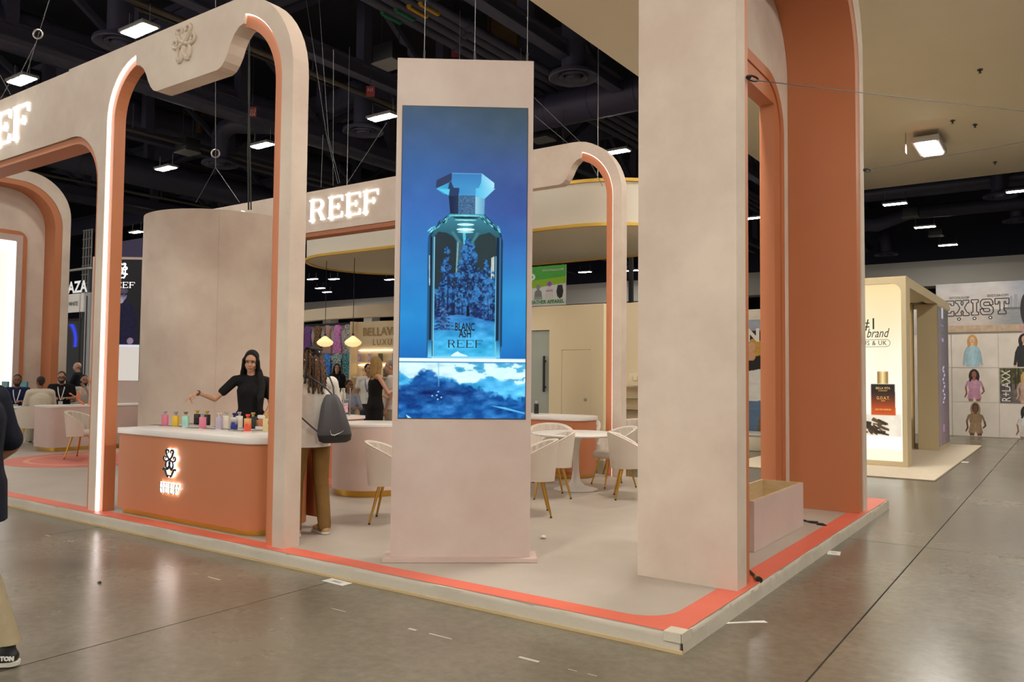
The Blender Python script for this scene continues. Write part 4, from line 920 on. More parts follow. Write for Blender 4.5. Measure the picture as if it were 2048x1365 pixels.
# coral ornament on the pink block counter
t = T('coral_ornament','orange branching coral ornament on the pink block counter','ornament',(-15.8,8.2,.955))
rs = random.Random(5)
def branch(b, p, d, L, r, depth):
    q = p+d*L; b.tube([p,p.lerp(q,.5)+Vector((rs.uniform(-1,1),rs.uniform(-1,1),0))*L*.08,q],[r,r*.85,r*.65],6)
    if depth:
        for _ in range(rs.choice((2,3))):
            nd = (d+Vector((rs.uniform(-.7,.7),rs.uniform(-.9,.9),rs.uniform(-.1,.5)))).normalized(); branch(b,q,nd,L*rs.uniform(.6,.85),r*.7,depth-1)
M_cor = mat('orange_coral',(.78,.20,.07),.5)
b = MB(); branch(b,Vector((-15.8,8.15,.955)),Vector((0,.15,1)),.17,.03,4); branch(b,Vector((-15.82,8.05,.955)),Vector((0,-.7,.6)),.15,.022,3); branch(b,Vector((-15.78,8.25,.955)),Vector((0,.5,.8)),.15,.022,3); b.build('coral_branches', M_cor, t)
MB().lathe([(.05,0),(.05,.015),(.03,.02)], (-15.8,8.15,.955), 12).build('coral_base', M_cor, t)
# ---------------------------------------------------------------- cables, papers on the floor
def paper(p, w, h, rz, lab, txt=True):
    t = T('floor_paper', lab, 'paper', (p[0],p[1],.0005), rz)
    MB().box(-w/2,w/2,-h/2,h/2,0,.0012).build('paper_sheet', mat('white_paper',(.74,.71,.66),.6), t, world=False)
    if txt: text('00222', .05, pm(t)@Vector((0,0,.0018)), (math.cos(rz),math.sin(rz),0), (-math.sin(rz),math.cos(rz),0), mat('print_ink',(.05,.05,.05),.6), t, 'print', width=w*.42, extrude=.0002)
paper((-4.652,4.335,0.000),.24,.10,R(-2),'white label sheet on the concrete before the video tower')
paper((-1.805,7.766,0.000),.11,.17,R(10),'white label sheet on the concrete beside the right platform edge')
t = T('torn_tape','torn strip of white tape on the concrete near the platform corner','tape',(-1.764,5.228,0.000))
p = Vector((-1.764,5.228,0.000)); b = MB()
b.prism([(-.16,-.035),(-.02,-.01),(.02,-.005),(.14,.0),(.13,.045),(.05,.035),(0,.02),(-.05,.012),(-.13,-.002)],[],lambda a,c,d:(p.x+a*.82-c*.57,p.y+a*.57+c*.82,d),.0005,.0015); b.build('tape_strip', MATS['white_paper'], t)
t = T('black_cable','loop of flat black cable on the vinyl beside the planter box','cable',(-2.171,8.592,0.112)); a = Vector((-2.279,8.623,0.116)); c = Vector((-2.048,8.488,0.116))
b = MB(); d = c-a
for k in range(3):
    n = Vector((-d.y,d.x,0)).normalized(); b.tube([a,a+d*.3+n*(.05*k-.02),a+d*.7+n*(.045-.04*k),c],.008,6)
b.build('cable_loop', M_black, t); MB().tube([a,a-d*.12],.013,8).build('cable_plug', M_black, t)
t = T('power_plug','black plug with a yellow end on the coral stripe behind the pillar','plug',(-1.952,6.001,0.112)); a = Vector((-2.031,6.103,0.125)); c = Vector((-1.932,5.951,0.125))
MB().tube([a,(a+c)/2,c],.009,8).build('plug_cord', M_black, t); MB().tube([c,c+(c-a)*.35],.02,10).build('plug_head', mat('yellow_plug',(.45,.33,.02),.4), t); MB().tube([c+(c-a)*.3,c+(c-a)*.5],.022,10).build('plug_end', M_black, t)
t = T('paper_scrap','small crumpled white scrap on the vinyl right of the tower','scrap',(-3.981,6.218,0.112)); p = Vector((-3.981,6.218,0.112))
b = MB(); rs = random.Random(2); b.ell((p.x,p.y,p.z+.016),(.03,.022,.014),8,5); b.v = [(x+rs.uniform(-.006,.006),y+rs.uniform(-.006,.006),max(z,HP+.0022)) for x,y,z in b.v]; b.build('scrap_ball', MATS['white_paper'], t)
t = T('floor_debris','dark crumb of debris on the concrete at left','debris',(-6.058,3.240,0.000)); p = Vector((-6.058,3.240,0.000)); MB().ell((p.x,p.y,.006),(.028,.012,.006),8,4).build('debris_chip', M_dark, t); MB().ell((p.x+.012,p.y,.012),(.01,.006,.006),6,4).build('debris_bit', M_dark, t)
t = T('yellow_tape_bit','small bit of yellow tape at the platform foot','tape',(-7.838,4.419,0.010)); p = Vector((-7.879,4.453,0.000)); MB().box(p.x-.05,p.x+.06,p.y-.035,p.y-.03+.03,.0005,.004).build('tape_piece', mat('yellow_tape',(.75,.55,.02),.5), t)
# ---------------------------------------------------------------- rigging wires
def wire(pts, lab, grp, r=.005, ring=None, m=None):
    t = T('rigging_wire', lab, 'wire', pts[0], 0, grp)
    MB().tube(pts, r, 5).build('wire_strand', m or M_wire, t)
    if ring:
        b = MB(); c = Vector(ring); b.tube([c+Vector((.065*math.cos(a)*.82,.065*math.cos(a)*.57,.065*math.sin(a))) for a in np.linspace(0,2*PI,17)[:-1]], .012, 6, closed=True); b.build('shackle', M_steel, t)
wire([(-11.107,7.600,4.873),(-11.609,7.600,4.370)],'bridle wire over the round wall, left branch','round room rigging')
wire([(-11.107,7.600,4.873),(-10.471,7.600,4.236)],'bridle wire over the round wall, right branch','round room rigging')
wire([(-11.107,7.600,4.873),(-11.116,7.600,5.092),(-11.201,7.600,7.127),(-11.242,7.600,8.127)],'hoisting wire with a ring over the round wall','round room rigging',ring=(-11.117,7.600,5.100))
wire([(-10.784,8.000,4.225),(-10.834,8.000,5.208),(-10.832,8.000,6.192),(-10.932,8.000,8.209)],'pair of dark hanging cords behind the emblem arch','round room rigging',r=.014,m=mat('dark_cord',(.03,.035,.025),.6))
wire([(-10.720,8.000,4.218),(-10.782,8.000,5.200),(-10.858,8.000,6.197),(-10.893,8.000,8.198)],'second dark hanging cord behind the emblem arch','round room rigging',r=.012,m=MATS['dark_cord'])
WR = [((-11.770,10.800,5.347),(-12.145,10.800,6.439),'wire from the back beam up to a clip, steep'),((-11.713,10.800,5.350),(-12.069,10.800,6.325),'second wire from the back beam up to the clip'),((-12.145,10.800,6.439),(-12.901,10.800,9.666),'long wire slanting up past the right arch leg'),((-12.069,10.800,6.325),(-12.470,10.800,9.546),'second long wire slanting up past the right arch leg'),
 ((-11.503,10.800,5.332),(-10.469,10.800,6.346),'wire slanting right behind the tower light'),((-11.912,10.800,5.326),(-11.973,10.800,8.081),'thin vertical wire above the back beam'),((-12.260,10.800,5.341),(-12.232,10.800,6.402),'short vertical wire at the back beam end'),((-6.277,10.800,5.295),(-7.154,10.800,6.178),'wire slanting left from the far arch curve'),((-6.277,10.800,5.279),(-6.960,12.800,5.087),'wire slanting down behind the far arch curve'),((-6.460,10.800,5.277),(-7.131,10.800,5.865),'lower wire slanting left from the far arch curve')]
for a,c,lb in WR: wire([a,c],lb,'back beam rigging')
WL = [((-12.493,5.200,5.736),(-11.862,5.200,6.223),'left strand of the bridle over the left beam'),((-12.129,5.200,5.807),(-11.862,5.200,6.223),'right strand of the bridle over the left beam'),((-11.862,5.200,6.223),(-11.395,5.200,6.926),'upper strand of the bridle over the left beam'),((-12.963,5.200,5.998),(-12.579,5.200,5.620),'wire crossing at the left picture edge'),((-12.932,5.200,5.615),(-12.566,5.200,5.854),'second wire crossing at the left picture edge')]
for k,(a,c,lb) in enumerate(WL): wire([a,c],lb,'front beam rigging',r=.005,ring=(-11.812,5.200,6.339) if k == 2 else None)
wire([(-1.925,5.80,3.82),(-0.364,12.000,5.022)],'long thin guy wire from the pillar across the right aisle','portal guy wires',r=.004,m=M_dark)
wire([(-1.925,9.86,4.02),(-0.432,14.000,5.156)],'thin guy wire from the far portal leg across the right aisle','portal guy wires',r=.004,m=M_dark)
for k,(p,lb) in enumerate((((-1.915,5.79,3.82),'black carabiner hook on the pillar edge'),((-1.915,9.87,4.02),'black carabiner hook on the far portal edge'))):
    t = T('carabiner', lb, 'hook', p); c = Vector(p)
    b = MB(); b.tube([c+Vector((.02+.03*math.cos(a)*.9,.05*math.cos(a),.018*math.sin(a)+.0)) for a in np.linspace(0,2*PI,13)[:-1]], .008, 6, closed=True); b.build('hook_ring', M_black, t); MB().tube([c+Vector((-.01,-.05,0)),c+Vector((.02,-.03,0))], .01, 6).build('eye_bolt', M_black, t)

# ================================================================= people
def fuse(mb, name, m, parent, voxel=.01, smooth=6, cutz=None):
    me = mb.mesh('tmp', m); o = bpy.data.objects.new('tmp', me); COL.objects.link(o)
    md = o.modifiers.new('r','REMESH'); md.mode = 'VOXEL'; md.voxel_size = voxel
    if smooth: s = o.modifiers.new('s','SMOOTH'); s.factor = .5; s.iterations = smooth
    dg = bpy.context.evaluated_depsgraph_get(); out = bpy.data.meshes.new_from_object(o.evaluated_get(dg))
    bpy.data.objects.remove(o); bpy.data.meshes.remove(me)
    if cutz is not None:
        bm = bmesh.new(); bm.from_mesh(out); g = bm.verts[:]+bm.edges[:]+bm.faces[:]
        bmesh.ops.bisect_plane(bm, geom=g, plane_co=(0,0,cutz), plane_no=(0,0,-1), clear_outer=True); bm.to_mesh(out); bm.free()
    out.name = name; out.materials.clear(); out.materials.append(m)
    out.polygons.foreach_set('use_smooth',[True]*len(out.polygons))
    r = bpy.data.objects.new(name, out); COL.objects.link(r); r.parent = parent; return r
V = Vector
def hand(b, wr, d, side, up_, curl=25, L=1., point=False, thick=1.):
    # palm from the wrist along d; side = direction towards the thumb; up_ = back of the hand
    d = V(d).normalized(); side = V(side); side = (side-d*side.dot(d)).normalized(); up_ = V(up_); up_ = (up_-d*up_.dot(d)-side*up_.dot(side)).normalized(); wr = V(wr)
    k = L; b.seg(wr, wr+d*.03*k, (.024*k,.017*k),(.032*k,.014*k), side)
    b.seg(wr+d*.025*k, wr+d*.082*k, (.034*k,.014*k),(.038*k,.011*k), side)
    lens = (.072,.080,.074,.058)
    for i,l in enumerate(lens):
        base = wr+d*(.085-.004*abs(i-1.2))*k+side*(.029-.0195*i)*k; a = 0; p = base; dd = (d+side*(.12-.08*i)).normalized()
        cu = curl if not (point and i > 0) else 72
        if point and i == 0: cu = 8
        for j,f in enumerate((.45,.32,.23)):
            ax = side; an = R(cu)*(1 if j == 0 else .9)
            dd = (dd*math.cos(an)-up_*math.sin(an)).normalized()
            q = p+dd*l*f*k; r = (.0092-.001*j)*k*thick; b.seg(p,q,r,r*.92,n=8); p = q
    p = wr+d*.025*k+side*.030*k; dd = (d*.75+side*.75-up_*.35).normalized()
    for j,f in enumerate((.036,.030,.024)):
        q = p+dd*f*k; r = (.0125-.0018*j)*k; b.seg(p,q,r,r*.9,n=8); p = q; dd = (dd+d*.35).normalized()
def person(lab, loc, rz, s=1.0, female=False, build_=1.0, J=None, skin=(.45,.25,.16), shirt=(.6,.6,.6), sleeve=.55, pants=(.1,.1,.1), shoes=(.02,.02,.02), hair='short', haircol=(.012,.009,.008), beard=False, glasses=False,
           head_yaw=0, head_pitch=0, head_roll=0, lanyard=None, hem=.86, vox=.011, hv=None, skirt=None, pcut=None, curl=(28,28), point=None, group=None, shirt2=None, jacket=False, collar=False, handdir=None, face=True, bald=False, straps=False, detail=1):
    t = T('person', lab, 'person', loc, rz, group); t.scale = (s,s,s)
    w = .165 if female else .19
    D = dict(pel=(0,0,.94), wai=(0,0,1.09), che=(0,0,1.29), nek=(0,-.012,1.465), hd=(0,.02,1.615),
        shL=(-w,0,1.405), shR=(w,0,1.405), elL=(-w-.055,-.01,1.12), elR=(w+.055,-.01,1.12), wrL=(-w-.06,.06,.89), wrR=(w+.06,.06,.89),
        hiL=(-.085,0,.92), hiR=(.085,0,.92), knL=(-.095,.02,.50), knR=(.095,.02,.50), anL=(-.1,-.02,.09), anR=(.1,-.02,.09), tL=(-.115,.13,.03), tR=(.115,.13,.03))
    if J: D.update(J)
    D = {k: V(v) for k,v in D.items()}
    sk = mat('skin_%.2f_%.2f'%(skin[0],skin[1]), skin, .5, spec=.3); bb = build_
    hipw = (.165 if not female else .17)*bb; chw = (.165 if not female else .145)*bb; waw = (.15 if not female else .125)*bb
    side = (D['shR']-D['shL']).normalized()
    def torso(b, e, sh=True):
        b.seg(D['pel'],D['wai'],(hipw+e,.115*bb+e),(waw+e,.10*bb+e),side); b.seg(D['wai'],D['che'],(waw+e,.10*bb+e),(chw+e,.112*bb+e),side)
        if sh: b.seg(D['shL'].lerp(D['shR'],.12),D['shR'].lerp(D['shL'],.12),.056*bb+e,.056*bb+e); b.seg(D['che'],D['nek']-V((0,0,.06)),(chw+e,.11*bb+e),(.09+e,.07+e),side)
        if female:
            f = V((-side.y,side.x,0)).normalized()
            for sg in (-1,1): b.ell(D['che']+side*sg*.062+f*.066-V((0,0,.025)),(.062+e,.055+e,.075+e))
    def arm(b, sd, f, e):
        sh,el,wr = D['sh'+sd],D['el'+sd],D['wr'+sd]; r0,r1,r2 = (.052*bb+e,.040*bb+e,.026+e) if not female else (.043+e,.034+e,.022+e)
        if f <= 1: p = sh.lerp(el,f); b.seg(sh,p,r0,r0+(r1-r0)*f); 
        else:
            b.seg(sh,el,r0,r1); q = el.lerp(wr,f-1); b.seg(el,q,r1*1.02,r1+(r2-r1)*(f-1))
    # body: one continuous skin surface
    b = MB(); torso(b,-.008); b.seg(D['nek']-V((0,0,.05)),D['hd']-V((0,0,.05)),.055 if not female else .047,.05 if not female else .043)
    Mh = Matrix.Rotation(R(head_yaw),3,'Z') @ Matrix.Rotation(R(head_pitch),3,'X') @ Matrix.Rotation(R(head_roll),3,'Y'); H = D['hd']
    hp = lambda x,y,z: H+Mh@V((x,y,z)); M4 = Mh
    q = .95 if female else 1.0
    b.ell(hp(0,-.008,.03),(.073*q,.093*q,.088*q),18,12,M=M4); b.ell(hp(0,.026,-.035),(.058*q,.064*q,.075*q),16,10,M=M4); b.ell(hp(0,.058,-.088),(.027*q,.024,.022),10,8,M=M4)
    for sg in (-1,1):
        b.ell(hp(sg*.074*q,-.008,-.008),(.010,.019,.030),8,6,M=M4); b.ell(hp(sg*.036,.058,-.026),(.024,.022,.024),10,8,M=M4); b.ell(hp(sg*(.040 if female else .045),.018,-.062),(.018,.034,.022),8,6,M=M4)
    b.seg(hp(0,.083,.014),hp(0,.104,-.020),.008,.0125,n=8); b.ell(hp(0,.098,-.024),(.016,.011,.010),8,6,M=M4)
    b.ell(hp(0,.083,-.052),(.022,.011,.011),8,6,M=M4); b.ell(hp(0,.074,.040),(.05,.018,.016),10,6,M=M4)
    for i,sd in enumerate('LR'):
        arm(b,sd,2.0,-.004 if detail else 0); wr,el = D['wr'+sd],D['el'+sd]; d = (wr-el).normalized()
        hdv = handdir.get(sd) if handdir else None
        sg = -1 if sd == 'R' else 1
        if hdv: hd,hs,hu = hdv
        else: hd = d; hs = V((sg*.25,1,0)); hu = V((-sg,0,0))
        hand(b,wr,hd,hs,hu,curl[i],point=(point == sd))
    for sd in 'LR':
        b.seg(D['hi'+sd],D['kn'+sd],.08*bb,.052*bb); b.seg(D['kn'+sd],D['an'+sd],.052*bb,.036)
        b.seg(D['an'+sd],D['t'+sd],.036,.026)
    fuse(b,'body',sk,t,hv or vox,4)
    # clothes
    sm_ = mat('cloth_%.3f_%.3f_%.3f'%tuple(shirt), shirt, .85, col2=tuple(c*.86 for c in shirt), nscale=12, bump=.5, bscale=9, spec=.2)
    b = MB(); torso(b,.010 if not jacket else .022, sh=bool(sleeve))
    if not sleeve:
        for sg in (-1,1): MB().tube([D['che']+side*sg*.075+V((0,.10,.08)),D['nek']+side*sg*.085+V((0,.035,-.02)),D['nek']+side*sg*.085+V((0,-.05,-.03)),D['che']+side*sg*.07+V((0,-.11,.09))],.006,6).build('strap',sm_,t,world=False)
    if hem < .93:
        b.seg(D['pel'],D['pel']+(D['pel']-D['wai']).normalized()*(.94-hem),(hipw+.018,.12*bb+.015),(hipw+.022,.125*bb+.018),side)
    if sleeve:
        for sd in 'LR': arm(b,sd,sleeve,.014 if sleeve < 1 else .012)
    if sleeve and sleeve < 1:
        for sd in 'LR': pz = D['sh'+sd].lerp(D['el'+sd],sleeve); b.seg(D['sh'+sd].lerp(D['el'+sd],sleeve-.18),pz,.052*bb+.008 if not female else .048,.054*bb+.010 if not female else .053)
    fuse(b,'jacket' if jacket else 'shirt',sm_,t,vox,5,cutz=hem+.012 if hem < .93 else None)
    if collar:
        b = MB(); n = D['nek']; b.tube([n+V((.064*math.cos(a),.058*math.sin(a)-.005,-.022+.012*-math.sin(a))) for a in np.linspace(0,2*PI,21)[:-1]],.015,8,closed=True); b.build('collar',sm_,t,smooth=60,world=False)
    pm_ = mat('cloth_%.3f_%.3f_%.3f'%tuple(pants), pants, .85, col2=tuple(c*.8 for c in pants), nscale=10, bump=.6, bscale=10, spec=.2)
    if skirt is None:
        b = MB(); b.seg(D['pel']+V((0,0,.06)),D['pel']-V((0,0,.02)),(hipw+.004,.115*bb+.004),(hipw+.006,.122*bb+.006),side)
        for sd in 'LR':
            b.seg(D['hi'+sd],D['kn'+sd],.092*bb,.070*bb); b.seg(D['kn'+sd],D['an'+sd],.070*bb,.060*bb); a_ = D['an'+sd]; b.seg(a_,a_-V((0,-.004,.02)),.062*bb,.062*bb)
        fuse(b,'trousers',pm_,t,vox,4,cutz=pcut)
    else:
        b = MB(); b.seg(D['pel']+V((0,0,.12)),D['pel']-V((0,0,.05)),(waw+.016,.115),(hipw+.016,.135),side); b.seg(D['pel'],V((D['pel'].x,D['pel'].y,skirt)),(hipw+.016,.135),(hipw-.01,.13),side); fuse(b,'skirt',pm_,t,vox,4)
    shm = mat('shoe_%.2f_%.2f_%.2f'%tuple(shoes), shoes, .5); sole = mat('pale_sole',(.62,.58,.5),.6)
    for sd in 'LR':
        a_,tt = D['an'+sd],D['t'+sd]; d = V((tt.x-a_.x,tt.y-a_.y,0)).normalized(); zb = a_.z-.09
        b = MB(); hl = V((a_.x,a_.y,zb+.045))-d*.02; b.seg(hl,V((tt.x,tt.y,zb+.036)),(.042,.04),(.042,.026),(-d.y,d.x,0)); b.seg(V((a_.x,a_.y,zb+.06)),V((a_.x,a_.y,zb+.085)),.043,.043)
        so = fuse(b,'shoe',shm,t,.008,3)
        b = MB(); nn = V((-d.y,d.x,0)); o2 = []
        for a in np.linspace(0,2*PI,25)[:-1]:
            ca,sa = math.cos(a),math.sin(a); c0 = (hl if ca < 0 else V((tt.x,tt.y,0))); pt = V((c0.x,c0.y,0))+d*ca*(.046 if ca < 0 else .052)+nn*sa*.044; o2.append((pt.x,pt.y))
        MB_ = b.prism(o2,[],lambda x,y,z:(x,y,z),zb+.002,zb+.022).build('sole',sole,so,world=False)
    hm = mat('hair_%.2f_%.2f'%tuple(haircol[:2]), haircol, .5, col2=tuple(c*.45 for c in haircol), nscale=40, stretch=(4,4,.3), spec=.25, bump=1., bscale=60, bstretch=(3,3,.12))
    if hair == 'short' or hair == 'fade':
        b = MB(); b.ell(hp(0,-.024,.046),(.078*q,.088*q,.083*q),18,12,M=M4); b.seg(hp(0,-.075,.0),hp(0,-.070,-.045),(.055,.028),(.04,.018),Mh@V((1,0,0))); fuse(b,'hair',hm,t,.008,2)
    if beard:
        b = MB(); b.ell(hp(0,.040,-.078),(.056,.055,.045),14,10,M=M4); b.ell(hp(0,.074,-.092),(.034,.028,.032),10,8,M=M4)
        for sg in (-1,1): b.seg(hp(sg*.064,.006,-.012),hp(sg*.056,.028,-.06),.013,.016)
        fuse(b,'beard',hm,t,.008,2)
    if face:
        ew = mat('eye_white',(.7,.66,.6),.3); ed = mat('eye_dark',(.02,.012,.008),.2)
        for sg in (-1,1):
            e = MB().ell(hp(sg*.030,.0735,.008),(.0120,.010,.0055 if head_pitch > -10 else .0042),10,8,M=M4).build('eye',ew,t,smooth=80,world=False)
            MB().ell(hp(sg*.030,.0815,.007),(.0056,.0034,.0050 if head_pitch > -10 else .0038),8,6,M=M4).build('iris',ed,e,world=False)
            MB().tube([hp(sg*.014,.091,.026),hp(sg*.032,.089,.031),hp(sg*.050,.076,.025)],[.0035,.004,.002],6).build('eyebrow',hm if not bald else mat('brow',(.1,.07,.05),.6),t,world=False)
            MB().tube([hp(sg*.017,.083,.013),hp(sg*.030,.0855,.0165),hp(sg*.044,.075,.012)],.0028,6).build('eyelid',ed,t,world=False)
        lm = mat('lips_%.2f'%skin[0], (skin[0]*.85,skin[1]*.55,skin[2]*.55), .4)
        b = MB(); b.tube([hp(-.021,.088,-.052),hp(-.008,.0955,-.0495),hp(0,.0955,-.051),hp(.008,.0955,-.0495),hp(.021,.088,-.052)],[.002,.0045,.0042,.0045,.002],8); b.tube([hp(-.019,.088,-.054),hp(0,.096,-.058),hp(.019,.088,-.054)],[.002,.0058,.002],8); b.build('lips',lm,t,smooth=60,world=False)
    if glasses:
        gm = mat('spectacle_frame',(.01,.01,.012),.3); b = MB()
        for sg in (-1,1):
            b.tube([hp(sg*.032+.024*math.cos(a),.094,.006+.018*math.sin(a)) for a in np.linspace(0,2*PI,15)[:-1]],.0032,6,closed=True); b.tube([hp(sg*.056,.092,.010),hp(sg*.074,.0,.008)],.003,5)
        b.tube([hp(-.009,.096,.009),hp(.009,.096,.009)],.003,5); b.build('glasses',gm,t,world=False)
    if lanyard:
        f = V((-side.y,side.x,0)).normalized(); lm = mat('lanyard_%.2f'%lanyard[2], lanyard, .6); n = D['nek']; c = D['che']
        for sg in (-1,1):
            MB().tube([n-f*.045+V((0,0,.01))+side*sg*.03,n+side*sg*.066+V((0,0,-.005)),n+f*.085+side*sg*.062-V((0,0,.07)),c+f*.142+side*sg*.045,c+f*.145+side*sg*.005-V((0,0,.16))],.010,6,flat=.35).build('lanyard',lm,t,world=False)
        p = c+f*.15-V((0,0,.24)); b = MB(); o3 = [p+side*i*.042+V((0,0,j*.06)) for i,j in ((-1,-1),(1,-1),(1,1),(-1,1))]; b.add(o3+[v+f*.004 for v in o3],[(0,1,2,3),(7,6,5,4),(0,4,5,1),(1,5,6,2),(2,6,7,3),(3,7,4,0)]); b.build('badge',mat('badge_card',(.7,.68,.64),.4),t,world=False)
    return t, D, hp, hm
def facing(vx, vy): return math.atan2(-vx, vy)
# local axes: person faces +Y, right hand at +X
# --- woman in black behind the counter
wx,wy = -7.59,5.72
f0 = (.72,-.69); rz = facing(*f0)
t,D,hp,hm = person('woman with long black hair in a black top, pointing at the counter', (wx,wy,HP+.002), rz, s=1.0, female=True, skin=(.56,.31,.20), shirt=(.010,.010,.011), sleeve=.60, pants=(.011,.011,.012), hem=.84, hair=None, haircol=(.010,.008,.007), head_yaw=-4, head_pitch=-14, head_roll=-4,
    J=dict(shR=(.17,.0,1.405), elR=(.375,.07,1.195), wrR=(.535,.23,1.27), shL=(-.165,.0,1.395), elL=(-.22,-.04,1.13), wrL=(-.16,.15,1.00)), vox=.009, hv=.0055, curl=(30,25), point='R',
    handdir=dict(R=((.80,.22,-.50),(-.3,.9,-.2),(.5,.1,.85))), shoes=(.02,.02,.02))
b = MB(); b.ell(hp(0,-.029,.049),(.080,.092,.086),20,14,M=None)
for sg in (-1,1):
    b.seg(hp(sg*.020,.020,.118),hp(sg*.060,.030,.075),.012,.012); b.seg(hp(sg*.060,.030,.075),hp(sg*.077,.024,.020),.012,.016); b.seg(hp(sg*.078,.030,.03),hp(sg*.088,.015,-.08),(.018,.034),(.018,.032),(1,0,0)); b.seg(hp(sg*.088,.010,-.08),hp(sg*.10,-.01,-.19),(.019,.034),(.024,.03),(1,0,0))
b.seg(hp(0,-.06,.03),hp(0,-.065,-.16),(.075,.05),(.095,.045),(1,0,0)); b.seg(hp(0,-.065,-.14),(0,-.10,1.22),(.095,.045),(.10,.03),(1,0,0))
# fall over the left shoulder to the chest
b.seg(hp(-.088,.0,-.10),(-.125,.07,1.36),(.035,.03),(.045,.03),(1,0,0)); b.seg((-.125,.07,1.36),(-.115,.125,1.20),(.045,.028),(.04,.022),(1,0,0)); b.seg((-.115,.125,1.20),(-.105,.125,1.05),(.038,.02),(.02,.012),(1,0,0))
b.seg(hp(.09,-.02,-.12),(.10,-.02,1.42),(.03,.03),(.03,.03),(1,0,0))
fuse(b,'hair',hm,t,.008,3)
bm_ = mat('bracelet',(.35,.28,.2),.3,metal=.7); wv = D['wrR']; dv = (wv-D['elR']).normalized(); s1 = dv.orthogonal().normalized(); s2 = dv.cross(s1)
for k in range(2): MB().tube([wv-dv*(.012+.014*k)+(s1*math.cos(a)+s2*math.sin(a))*.027 for a in np.linspace(0,2*PI,19)[:-1]],.0045,6,closed=True).build('bracelet',bm_ if k else mat('bracelet_dark',(.03,.02,.02),.4),t,world=False)
MB().ell(hp(.077,-.002,-.045),(.008,.008,.010),8,6).build('earring',M_dark,t,world=False)
n = D['nek']; MB().tube([n+V((.060*math.cos(a),.056*math.sin(a)+.004,-.028-.012*math.sin(a))) for a in np.linspace(0,2*PI,21)[:-1]],.009,8,closed=True).build('neckband',mat('black_neckband',(.008,.008,.009),.7),t,world=False)
# --- person with braids and the drawstring bag
px,py = -5.81,5.06; rz = facing(-.98,.20)
t,D,hp,hm = person('person with brown braids in a white polo and khaki trousers, seen from behind', (px,py,HP+.002), rz, s=1.0, build_=1.02, skin=(.23,.105,.055), shirt=(.80,.76,.69), sleeve=.80, pants=(.24,.135,.042), shoes=(.52,.33,.14), hem=.80, hair=None, haircol=(.014,.010,.008), head_yaw=12, head_pitch=-6, collar=True,
    J=dict(shL=(-.20,0,1.40), shR=(.20,0,1.40), elL=(-.30,.02,1.12), wrL=(-.26,.27,1.06), elR=(.29,.03,1.12), wrR=(.26,.27,1.07), hiL=(-.1,0,.9), hiR=(.1,0,.9), knL=(-.13,.04,.5), knR=(.11,.0,.5), anL=(-.15,.0,.09), anR=(.12,-.06,.09), tL=(-.20,.15,.03), tR=(.13,.10,.03)), vox=.009, hv=.007, curl=(45,45))
b = MB(); b.ell(hp(0,-.018,.042),(.080,.095,.086),20,14)
for k in range(7):
    a = -60+20*k; b.tube([hp(.080*math.sin(R(a))*.9,.07*math.cos(R(a))*.9+.01,.075),hp(.085*math.sin(R(a)),-.02,.135-.02*abs(a)/60),hp(.06*math.sin(R(a)),-.10,.085)],.007,6)
fuse(b,'hair',hm,t,.006,1)
bm1 = mat('brown_braid',(.20,.085,.022),.55,col2=(.02,.012,.008),nscale=90,nmix=.25); bead = mat('hair_bead',(.75,.68,.55),.3); rs = random.Random(4)
for k in range(26):
    a = -100+200*k/25; ca,sa = math.sin(R(a)),math.cos(R(a)); L = rs.uniform(.20,.34) if abs(a) < 75 else rs.uniform(.16,.24)
    p0 = hp(.075*ca,-.075*sa-.01,.075+.02*math.cos(k*2)); p1 = hp(.095*ca,-.105*sa-.015,.0); p2 = p1+V((.02*ca+rs.uniform(-.015,.015),-.02*sa,-L*.55)); p3 = p2+V((rs.uniform(-.02,.02),-.012,-L*.45))
    ps = []
    for q in np.linspace(0,1,14):
        c = ((1-q)**3)*p0+3*q*(1-q)**2*p1+3*q*q*(1-q)*p2+q**3*p3; ps.append(c+V((.004*math.sin(q*40+k),.004*math.cos(q*40+k),0)))
    MB().tube(ps,[.0105*(1+.25*math.sin(i*2.6)) for i in range(14)],7).build('braid',bm1 if k%4 else mat('black_braid',(.015,.010,.008),.5),t,smooth=80,world=False)
    if k%4 == 1: MB().ell(ps[4 if k%8 == 1 else 1]+V((0,-.01,0)),(.009,.009,.009),8,6).build('bead',bead,t,world=False)
# drawstring bag: hangs on the back, a thing of its own
bag = T('drawstring_bag','dark grey drawstring bag worn on the back of the white polo','bag',(px,py,HP),rz)
b = MB(); yb = -.205
prof = [(.045,1.30,.02),(.075,1.265,.035),(.105,1.20,.05),(.135,1.10,.062),(.165,1.0,.068),(.178,.93,.066),(.165,.875,.05),(.12,.855,.03)]
vs = []; n = 40
for r,z,dpt in prof:
    for j in range(n):
        a = 2*PI*j/n; pl = 1+.09*math.sin(a*9)*max(0,(z-1.0)/.3); vs.append((.105+(1.0-z)*.10+r*math.cos(a)*pl, yb-.01+dpt*math.sin(a)*pl-(1.3-z)*.03, z))
m_ = len(prof); fs = [(i*n+j,i*n+(j+1)%n,(i+1)*n+(j+1)%n,(i+1)*n+j) for i in range(m_-1) for j in range(n)]+[tuple(range(n)),tuple((m_-1)*n+j for j in range(n-1,-1,-1))]
b.add(vs,fs); b.m = [1 if i//n >= m_-3 and i < (m_-1)*n else 0 for i in range(len(fs)-2)]+[0,1]
b.build('bag_body',[mat('grey_nylon',(.062,.06,.065),.5),mat('black_nylon',(.012,.012,.014),.5)],bag,smooth=60,world=False)
cord = mat('bag_cord',(.05,.05,.055),.6)
